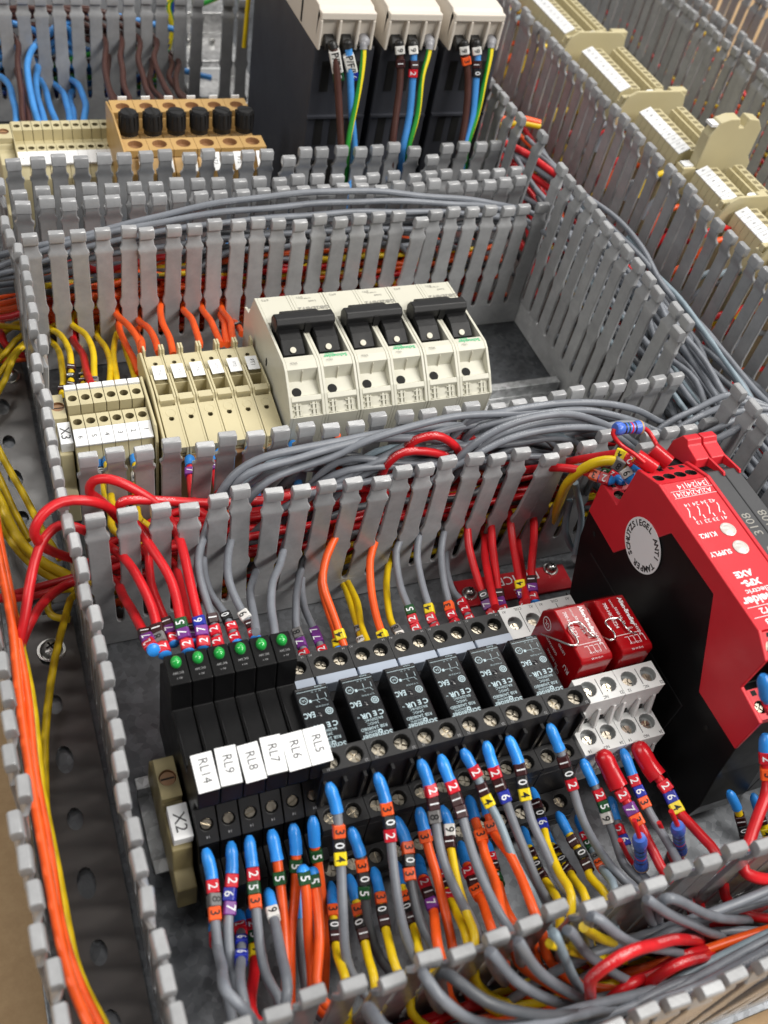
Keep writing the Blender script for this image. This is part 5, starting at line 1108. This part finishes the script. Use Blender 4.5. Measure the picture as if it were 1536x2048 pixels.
for pts, w, mk, mp in (([(988, 1240), (977, 1210), (969, 1187), (954, 1149), (937, 1091), (929, 1041)], 'sixth black socket, first red one', '270', [(983, 1226), (977, 1210), (973, 1193)]),
                       ([(990, 1215), (979, 1174), (971, 1120), (966, 1057)], 'sixth black socket, second red one', '', None),
                       ([(1010, 1232), (1004, 1207), (994, 1153), (983, 1091), (975, 1037)], 'first white socket, left on the plate', '271', [(1007, 1221), (1004, 1207), (1000, 1195)]),
                       ([(1052, 1222), (1044, 1191), (1037, 1145), (1025, 1078), (1017, 1024)], 'first white socket, crossing the text', '274', [(1048, 1207), (1044, 1191), (1040, 1174)]),
                       ([(1052, 1205), (1045, 1150), (1036, 1100), (1032, 1070)], 'first white socket, half hidden', '', None),
                       ([(1072, 1208), (1067, 1178), (1063, 1128), (1067, 1070), (1062, 1020)], 'first white socket, right on the plate', '271', [(1069, 1195), (1067, 1178), (1065, 1160)])):
    bw('r', pts, 'behind the '+w, mk, mp, y0=-4.1)

# ---- over the duct behind the relays
def over(c, pts, where, a0=1.3, a1=1.3, tail=(), head=(), **k): wire(c, pts, a0, a1, where, tail=tail, head=head, **k)
over('r', [(760, 955), (775, 930), (808, 905), (871, 904), (915, 925), (935, 960)], 'arching low over the duct behind the relays', head=[(9.5, 1.2, 3.0)], tail=[(14, 1.4, 3.5)])
over('r', [(800, 930), (806, 905), (833, 879), (871, 870), (905, 887), (924, 915), (930, 945)], 'arching highest over the duct behind the relays', 1.7, 1.2, head=[(10.5, 1.6, 3.5)], tail=[(15, 1.2, 3.5)])
over('r', [(875, 905), (890, 885), (915, 876), (950, 878), (975, 900)], 'in the small right-hand arch over the duct', 2.1, 1.9, head=[(12.5, 2, 4)], tail=[(16.5, 1.8, 3.5)])
over('r', [(240, 1010), (255, 1000), (320, 1000), (430, 1008), (520, 1000), (600, 985), (700, 975)], 'lying along the top of the duct behind the slim relays', .9, 1.2, head=[(2.4, .9, 4.2)], tail=[(13, 1.3, 4)])
over('g', [(921, 914), (975, 870), (1037, 841), (1121, 829), (1204, 845), (1260, 880)], 'in the second arch over the duct toward the right', .8, 1.2, head=[tuple(at(890, 960, y=.5)), tuple(at(880, 1005, y=.4))][::-1], tail=[(25, 1.5, 3)])
over('g', [(905, 935), (933, 920), (1017, 878), (1100, 857), (1183, 857), (1240, 875)], 'in the lowest arch over the duct toward the right', .6, 1.0, head=[(12.5, .8, 5)], tail=[(25, 1.2, 3)])
over('g', [(935, 845), (960, 833), (1072, 814), (1185, 804), (1262, 818), (1335, 849)], 'in the topmost arch at the right end of the duct', 2.0, 2.0, head=[(14, 2.0, 6.3)], tail=[(27, 1.0, 5), (28.5, -4, 4)])
over('g', [(945, 862), (1000, 843), (1090, 826), (1180, 822), (1250, 835), (1310, 862)], 'second in the arch at the right end of the duct', 1.8, 1.6, head=[(14.5, 1.8, 5.8)], tail=[(27, .5, 4.6), (28.5, -4, 3.6)])
over('g', [(960, 900), (1010, 868), (1080, 846), (1160, 842), (1230, 860), (1280, 890)], 'third in the arch at the right end of the duct', 1.2, 1.2, head=[(14, 1, 5)], tail=[(26.6, .4, 3.6)])
over('l', [(560, 915), (640, 890), (700, 880), (780, 868), (860, 862)], 'palest one crossing the back of the duct', 2.2, 2.2, head=[(4.2, 1.6, 1.5), (5.2, 2.0, 5.0)], tail=[(17, 2.1, 5)])
over('o', [(674, 870), (674, 910), (680, 950)], 'hanging between two fingers of the duct', 2.55, 2.3)

# ---- out of the duct behind the breakers into the terminals
def cw(c, pts, where, marks='', mpts=None, y0=9.6, y1=16.2, **k):
    e = at(pts[-1][0], pts[-1][1], y=y1); d = k.pop('d', 1)
    wire(c, pts, y0, y1, where, 'y', marks, mpts, k.pop('ferr', None), [(e.x+.6*d, 17, e.z+.1), (e.x+4*d, 17.4, e.z+.4), (e.x+9*d, 17.2, e.z)], **k)
cw('y', [(142, 782), (142, 757), (140, 703), (123, 674), (97, 657)], 'into terminal six, with three brown markers', '101', [(142, 772), (142, 757), (143, 743)], d=-1)
cw('y', [(124, 790), (126, 746), (120, 706), (100, 683)], 'into terminal six, lower one', '1', [(124, 780)], d=-1)
cw('y', [(190, 775), (190, 745), (186, 703), (169, 669), (143, 644)], 'into terminal four, tipped grey', '8', [(190, 762)])
cw('r', [(180, 770), (177, 755), (166, 712), (150, 669)], 'slanting into terminal five')
cw('y', [(168, 778), (168, 755), (169, 720), (162, 690)], 'into terminal five', '10', [(168, 768), (168, 756)])
cw('y', [(221, 778), (220, 720), (212, 694), (192, 666)], 'into terminal three')
cw('y', [(236, 776), (232, 743), (226, 697), (236, 660)], 'bowed into terminal two')
cw('y', [(270, 772), (263, 732), (252, 703), (250, 680)], 'into terminal one')
for pts, w in (([(285, 722), (275, 683), (258, 652), (232, 620)], 'upper of two into the first fuse terminal'), ([(280, 745), (269, 723), (249, 683), (238, 640)], 'lower of two into the first fuse terminal'),
               ([(318, 705), (312, 686), (298, 657), (278, 632)], 'upper of two into the second fuse terminal'), ([(284, 700), (282, 685), (279, 652)], 'short, left of the second fuse terminal'),
               ([(346, 710), (338, 680), (324, 640), (324, 603)], 'into the third fuse terminal'), ([(400, 692), (398, 683), (384, 640), (364, 612)], 'into the fourth fuse terminal'),
               ([(440, 690), (438, 680), (424, 646), (404, 609)], 'into the fifth fuse terminal'), ([(470, 686), (461, 646), (443, 610)], 'right-hand one into the sixth fuse terminal'), ([(455, 688), (449, 650), (441, 622)], 'left-hand one into the sixth fuse terminal')):
    cw('o', pts, w, y0=10.9)
cw('o', [(483, 668), (474, 650), (466, 640)], 'with brown marker at the breaker corner', '0', [(477, 652)], y0=13.2)
# terminals toward the duct in front of them
def tw(c, pts, where, marks='', mpts=None, y0=6.1, y1=3.0, **k):
    wire(c, pts, y0, y1, where, 'y', marks, mpts, .5, [tuple(at(pts[-1][0]+6, pts[-1][1]+30, y=2.2)), tuple(at(pts[-1][0]+60, pts[-1][1]+60, y=1.4))], **k)
tw('y', [(200, 925), (203, 945), (208, 985), (222, 1030)], 'from terminal five into the duct', '01', [(203, 942), (204, 955)])
tw('y', [(213, 918), (216, 945), (222, 985)], 'from terminal four into the duct')
tw('y', [(266, 914), (270, 940), (272, 975), (275, 1010)], 'from terminal two into the duct', '98', [(270, 948), (271, 962)])
for u, v, c in ((378, 918, 'r'), (428, 910, 'r'), (438, 905, 'o'), (500, 900, 'b'), (585, 890, 'b')):
    tw(c, [(u, v), (u+4, v+30), (u+10, v+70)], 'from fuse terminal toward the front duct', '7' if c != 'b' else '', [(u+5, v+25)], y0=5.1, label='%s wire from the front of the fuse terminals, %s' % (CN[CC[c]], {378: 'leftmost', 428: 'second', 438: 'third', 500: 'fourth', 585: 'rightmost'}[u]))

# ---- above the duct behind the breakers
def cg(pts, where, a0=17.3, a1=17.3, **k): wire('g', pts, a0, a1, where, **k)
cg([(-40, 520), (94, 489), (219, 458), (312, 434), (430, 407), (600, 387), (700, 381), (820, 389), (990, 407), (1060, 425)], 'highest one lying over the duct behind the breakers', tail=[(28, 14, 6)])
cg([(-40, 545), (94, 500), (234, 463), (351, 439), (469, 422), (600, 410), (760, 402), (900, 408), (1020, 425)], 'second over the duct behind the breakers', 17.0, 17.0, tail=[(28, 13, 5)])
cg([(-40, 560), (78, 525), (195, 490), (351, 458), (500, 440), (700, 425), (900, 425), (1030, 440)], 'third over the duct behind the breakers', 16.8, 16.9)
for i, (v, a) in enumerate(((535, 17.1), (548, 16.8), (562, 17.6), (575, 17.2))):
    cg([(-40, v+15), (60, v), (200, v-40+i*6), (400, v-75+i*10), (700, v-100+i*12), (1000, v-105+i*14)], 'in the loose bundle crossing into the left duct', a, a, label='grey wire in the loose bundle crossing into the left duct', group='grey wires crossing into the left duct')
wire('s', [(60, 585), (200, 580), (330, 575), (500, 545), (640, 515), (760, 470)], 16.6, 17.5, 'threading between orange ones in the breaker duct')
wire('o', [(133, 574), (234, 567), (281, 545), (330, 552), (400, 535), (460, 520), (560, 505), (800, 500), (1000, 520)], 16.7, 16.8, 'longest, behind the fingers of the breaker duct')
wire('o', [(225, 548), (262, 541), (285, 545), (330, 560)], 17.2, 17.0, 'hooking behind the fingers left of the breakers')
wire('o', [(790, 570), (800, 535), (820, 510), (870, 503)], 16.4, 17.0, 'rising behind the right-hand breaker', head=[(15.5, 14, 3.5)])
wire('o', [(648, 580), (655, 560), (665, 540)], 16.3, 16.7, 'rising behind the first breaker')

# ---- back row: blue and brown
def ew(c, pts, where, y0=30.1, y1=39.2, **k):
    e = at(pts[-1][0], pts[-1][1], y=y1); d = k.pop('d', -1 if e.x > 5 else random.choice((-1, 1)))
    wire(c, pts, y0, y1, where, tail=[(e.x+.8*d, 40, e.z+.3), (e.x+4*d, 40.6, e.z+1), (e.x+9*d, 40.6, e.z)], **k)
for pts, w in (([(33, 258), (27, 204), (18, 171), (0, 153), (-15, 150)], 'leftmost at the photo edge'), ([(79, 260), (73, 233), (57, 164), (58, 120), (75, 84)], 'tallest, bowed to the left'), ([(94, 258), (80, 215), (70, 164), (73, 124)], 'beside the tallest one'),
               ([(118, 258), (95, 200), (75, 153)], 'slanting, fourth from left'), ([(143, 256), (128, 193), (104, 164)], 'fifth from left'), ([(152, 256), (141, 200), (146, 179)], 'short, sixth from left'), ([(168, 254), (169, 204), (157, 171), (137, 155)], 'rightmost, hooked')):
    ew('b', pts, w+' above the back terminals')
for pts, w in (([(22, 47), (50, 55), (73, 62), (90, 90)], 'in the upper loop at far left'), ([(98, 70), (115, 52), (138, 60), (142, 95), (130, 130)], 'in the round loop behind the back duct'), ([(95, 95), (120, 80), (150, 92), (175, 108)], 'second in the loop behind the back duct'), ([(95, 110), (120, 98), (160, 120), (185, 150)], 'third in the loop behind the back duct')):
    wire('b', pts, 39.8, 40.3, w)
for pts, w in (([(50, 256), (40, 175), (35, 124), (30, 75)], 'left-hand one above the back terminals'), ([(62, 256), (48, 190), (36, 130)], 'right-hand one above the back terminals')): ew('n', pts, w)
for i, (a, b_) in enumerate((((208, 118), (231, 212)), ((214, 150), (238, 212)), ((241, 118), (262, 208)), ((277, 118), (308, 206)), ((310, 118), (348, 205)), ((339, 157), (388, 204)), ((300, 160), (330, 206)), ((352, 160), (372, 204)))):
    ew('n', [b_, ((a[0]+b_[0])/2-4, (a[1]+b_[1])/2+4), a, (a[0]-2, a[1]-45)], 'from the back duct to the ochre fuse holders, %s' % ('first', 'second', 'third', 'fourth', 'fifth', 'eighth', 'sixth', 'seventh')[i]+' from left', 28.4, 39.2)
wire('y', [(497, -5), (493, 40), (488, 95)], 37.5, 37.0, 'thin, hanging left of the power supplies')
for i, (c, a) in enumerate((('e', 0), ('e', 1), ('d', 2))):
    wire(c, [(60, 170+a*9), (180, 150+a*8), (300, 160-a*5), (345, 60), (330+a*8, 5), (400, -20)], 40.3, 41.8, 'behind the fingers of the back duct, %s' % ('upper', 'lower', 'dark')[i])
wire('e', [(400, 10), (425, 0), (450, -12)], 43, 43, 'short piece at the very top edge')

# ---- power supply leads
PSUW = [('n', [(663, 84), (668, 100), (677, 165), (681, 228), (681, 300)], '', 0), ('b', [(694, 84), (697, 110), (700, 162), (704, 228), (709, 299), (705, 350)], '', 0), ('e', [(727, 86), (726, 110), (720, 158), (712, 211), (695, 300)], '', 0),
        ('n', [(798, 84), (799, 110), (799, 165), (793, 228), (786, 300)], '91', 1), ('b', [(826, 84), (827, 110), (827, 141), (818, 228), (804, 300)], '912', 1), ('e', [(860, 86), (857, 110), (846, 151), (836, 225), (815, 300)], '', 1),
        ('n', [(926, 82), (930, 110), (936, 151), (931, 228), (920, 310)], '93', 2), ('b', [(953, 82), (954, 110), (953, 141), (945, 228), (926, 305)], '910', 2), ('e', [(985, 84), (981, 110), (969, 158), (955, 228), (932, 300)], '', 2)]
for c, pts, mk, k in PSUW:
    nm = 'from the %s power supply' % ('first', 'second', 'third')[k]
    w = wire(c, pts, 24.3, 22.3, nm, marks=mk, mpts=[(p[0], 103+22*i) for i, p in enumerate([pts[1]]*len(mk))], ferr=.3, fm='black_rubber' if c != 'e' else 'ferrule_grey', tail=[tuple(at(pts[-1][0]-2, pts[-1][1]+35, y=21.4 if k == 0 and c == 'b' else 22.3)), tuple(at(pts[-1][0]-6, pts[-1][1]+90, y=21 if k == 0 and c == 'b' else 22.2))], r=.15 if c == 'e' else .19)
    if k == 0 and c in 'nb':                              # long printed sleeve
        P3 = curve3(pts, 'y', 24.3, 22.3); a = P3[1]; b_ = at(675 if c == 'n' else 704, 142, y=24.0); d = b_-a; tg = d.normalized(); nz = CAMP-a; nz = (nz-tg*nz.dot(tg)).normalized()
        M = frame((a+b_)/2, tg, nz.cross(tg)); put('marker', sleeve(.26, d.length, 'mk9'), w, M)
        put('digit', text_mesh('P/F/L', .5, 'print_black', .004, 1.0), w, M @ Matrix.Translation((0, 0, .30)))
        M2 = M.copy(); M2.translation = b_+tg*.2; put('marker', sleeve(.26, .4, 'mk5' if c == 'n' else 'mk6'), w, M2); put('digit', text_mesh('5' if c == 'n' else '6', .42, 'print_white', .004, 1), w, M2 @ Matrix.Translation((0, 0, .30)))

# ---- left duct
def lw(c, pts, z0, z1, where, **k): wire(c, pts, z0, z1, where, axis='z', **k)
lw('o', [(-30, 1000), (5, 1150), (35, 1330), (52, 1500), (78, 1650), (112, 1850), (150, 1975), (190, 2070)], 5.4, 5.0, 'running the length of the left duct, left one', r=.15)
lw('o', [(-20, 960), (14, 1150), (45, 1330), (64, 1500), (90, 1650), (125, 1850), (162, 1975), (205, 2070)], 5.2, 4.8, 'running the length of the left duct, right one', r=.14)
lw('y', [(-20, 1080), (20, 1200), (54, 1350), (74, 1500), (98, 1650), (130, 1820), (160, 1950), (215, 2070)], 4.4, 4.2, 'hugging the orange pair in the left duct')
lw('y', [(-20, 960), (30, 1065), (75, 1115), (130, 1150), (160, 1165)], 3.4, 1.9, 'thick, upper of the pair entering the duct behind the relays', r=.2, tail=[(1, 1.2, 1.6), (5, 1.4, 1.2)])
lw('y', [(-20, 1000), (25, 1085), (70, 1130), (125, 1165), (165, 1185)], 3.0, 1.5, 'thick, lower of the pair entering the duct behind the relays', r=.2, tail=[(1, 1.6, 1.0), (5, 1.6, .9)])
lw('y', [(155, 1185), (130, 1235), (110, 1310), (97, 1400), (88, 1500), (96, 1640), (125, 1800)], 2.0, 1.6, 'bowed down from the relay duct into the left duct', head=[(2, 1.2, 1.4)])
lw('y', [(100, 1185), (95, 1215), (110, 1235), (140, 1240)], 1.4, 1.4, 'in the small loop at the corner of the left duct', head=[(.5, 1.2, 1.6)])
lw('y', [(-10, 880), (23, 947), (52, 998), (85, 1060), (120, 1120)], 3.0, 2.4, 'slanting across the left duct floor beside the terminals')
lw('y', [(-10, 940), (8, 975), (30, 1020), (60, 1080)], 2.5, 2.2, 'short, at the photo edge in the left duct')
for i, (a, b_, c_) in enumerate((((-20, 690), (12, 662), (44, 645)), ((-20, 735), (10, 706), (44, 672)), ((-20, 775), (12, 730), (46, 690)), ((-20, 810), (8, 760), (40, 700)))):
    lw('y', [a, b_, c_], 1.0, 1.6, 'fanning into the left duct beside the breaker row, %s' % ('topmost', 'second', 'third', 'lowest')[i], tail=[(.8, 16.9, 1.6), (4, 17.2, 1.4)])
for i in range(4):
    lw('o' if i < 3 else 'r', [(-30, 600+14*i), (20, 590+14*i), (60, 585+12*i)], 2.6, 3.0, 'entering the left duct from the breaker duct, %s' % ('first', 'second', 'third', 'red')[i], tail=[(.8, 17, 2.6-.3*i), (6, 17.3, 2.2)])
for i, (x, c) in enumerate(((-2.4, 'o'), (-2.0, 'y'), (-1.7, 'r'))):
    P = [(x+random.uniform(-.2, .2), y, .5+.25*(i % 3)+random.uniform(0, .3)) for y in ([26, 22, 18.5, 16.5] if i < 3 else [3.5, 2, 0, -2.2])]
    P += [(-.6, P[-1][1]-.6, .9), (3, 17.2 if i < 3 else 1.2, .9)]
    tag(MB().tube(spline(P), CR[CC[c]], 8).build('wire', CC[c], smooth=60), '%s wire lying low in the left duct, %s' % (CN[CC[c]], ('far', 'middle far', 'farthest right', 'near left', 'near right')[i]), 'wire')

# ---- wires packed inside the ducts
PACK = MB(); PACKM = list(CC.values())
def filler(n, cols, box, along, label=None, group=None, wob=.35, each=False):
    """loose runs of wire along a duct; deep ones nobody could count go into one mass"""
    x0, x1, y0, y1, z0, z1 = box
    for i in range(n):
        c = CC[cols[i % len(cols)]]; P = []
        a0, a1 = (x0, x1) if along == 'x' else (y0, y1)
        s = a0+random.uniform(-.5, (a1-a0)*.25); e = a1-random.uniform(-.5, (a1-a0)*.25); k = max(4, int((e-s)/2.6))
        cy = random.uniform(y0, y1) if along == 'x' else random.uniform(x0, x1); cz = random.uniform(z0, z1)
        lo, hi = (y0, y1) if along == 'x' else (x0, x1)
        for j in range(k+1):
            cy = min(hi, max(lo, cy+random.gauss(0, wob))); cz = min(z1, max(z0, cz+random.gauss(0, wob)))
            t = s+(e-s)*j/k; P.append((t, cy, cz) if along == 'x' else (cy, t, cz))
        if each:
            if along == 'x': P[0] = (*P[0][:2], max(.8, z0-2)); P[-1] = (*P[-1][:2], max(.8, z0-2))
            tag(MB().tube(spline(P, .5), CR[c]*random.uniform(.9, 1), 8).build('wire', c, smooth=60), label % CN[c], 'wire', group % CN[c])
        else: PACK.tube(spline(P, .8), CR[c]*random.uniform(.85, 1), 7, PACKM.index(c))
filler(34, 'grryorgryogsrrygorr', (-.3, 25.4, .35, 2.45, .5, 4.6), 'x', '%s wire packed in the duct behind the relays', '%s wires packed in the duct behind the relays')
filler(12, 'gggsgl', (4, 26, .4, 2.4, 4.6, 6.6), 'x', '%s wire lying on top in the duct behind the relays', '%s wires on top in the duct behind the relays', .3, each=True)
filler(48, 'orooyorsyororo', (-.3, 25.2, 16.4, 18.2, .5, 4.8), 'x', '%s wire packed in the duct behind the breakers', '%s wires packed in the duct behind the breakers')
filler(9, 'gsg', (2, 26, 16.5, 18.1, 4.4, 6.0), 'x', '%s wire lying on top in the duct behind the breakers', '%s wires on top in the duct behind the breakers', .25, each=True)
filler(10, 'bnebgb', (0, 25, 19.9, 21.5, .5, 3.6), 'x', '%s wire packed in the duct before the fuse holders', '%s wires packed in the duct before the fuse holders')
filler(30, 'rgrgrgygrg', (2, 27, -19.0, -16.8, .5, 2.2), 'x', wob=.28)
filler(9, 'gggsggl', (5, 28, -18.9, -17.0, 2.8, 4.8), 'x', '%s wire lying on top in the nearest duct', '%s wires on top in the nearest duct', .22, each=True)
filler(16, 'bndebne', (-.8, 11.0, 39.5, 41.9, .5, 4.2), 'x', '%s wire packed in the back duct', '%s wires packed in the back duct', .5)
filler(26, 'gggsgrgglgr', (26.3, 31.6, -15, 16, .6, 5.2), 'y', '%s wire packed in the tall right duct', '%s wires packed in the tall right duct', .5)
filler(26, 'ggsglggg', (26.6, 30.6, -17, 24, 3.6, 6.6), 'y', '%s wire running on top in the tall right duct', '%s wires on top in the tall right duct', .28, each=True)
filler(14, 'rrogyr', (26.4, 31.4, 14, 46, .6, 4.6), 'y', '%s wire at the far end of the tall right duct', '%s wires at the far end of the tall right duct', .5)
filler(14, 'oyrwog'.replace('w', 'y'), (47.3, 51.5, 22, 54, .8, 5.5), 'y', '%s wire packed in the farthest duct', '%s wires packed in the farthest duct', .5)
filler(8, 'ryo', (45.4, 46.6, 12, 50, .8, 5.5), 'y', '%s wire packed beyond the terminal strips', '%s wires packed beyond the terminal strips', .3)
tag(PACK.build('packed_wires', PACKM, smooth=60), 'tangled coloured wires packed deep inside the wiring ducts', 'wires', kind='stuff')
# leads between the tall duct and the terminal strips, seen through its slots
LEAD = MB()
for y in [6+.5*i for i in range(68)]:
    c = CC[random.choice('rryoyrogl')]; z = random.choice((3.2, 4.4, 5.4, 6.4, 7.2))+random.uniform(-.4, .4)
    P = [(32.35, y+random.uniform(-.2, .2), z-1.0), (32.6, y, z-.3), (33.1, y, z+.2), (33.7, y, z+.4), (34.4, y, z+.2)]
    LEAD.tube(spline(P, .3), .16, 7, PACKM.index(c))
tag(LEAD.build('terminal_leads', PACKM, smooth=60), 'short coloured leads glimpsed through the slots before the terminal strips', 'wires', kind='stuff')
# red and grey wires crossing in the gap of the tall duct near the power supplies
for i, (c, a, b_) in enumerate((('r', (1000, 282), (1115, 350)), ('g', (1000, 296), (1110, 362)), ('r', (1000, 312), (1105, 385)), ('r', (1010, 335), (1090, 395)), ('o', (1000, 240), (1080, 246)), ('y', (1000, 250), (1080, 252)))):
    wire(c, [a, ((a[0]+b_[0])/2, (a[1]+b_[1])/2-6), b_], 26.2, 28.5, 'crossing the gap in the tall duct, %s' % ('top red', 'grey', 'middle red', 'lowest red', 'orange', 'yellow')[i], axis='x', r=.2)
# reds beyond the right arch
for i in range(5):
    a = (1330+28*i, 850+6*i); wire('g', [a, (a[0]+60, a[1]-30), (a[0]+130, a[1]-60+8*i), (a[0]+220, a[1]-30)], 24.8, 29.5, 'fanning from the relay duct into the tall right duct, %s' % ('first', 'second', 'third', 'fourth', 'fifth')[i], axis='x', head=[(22.5, 1.5, 3)])
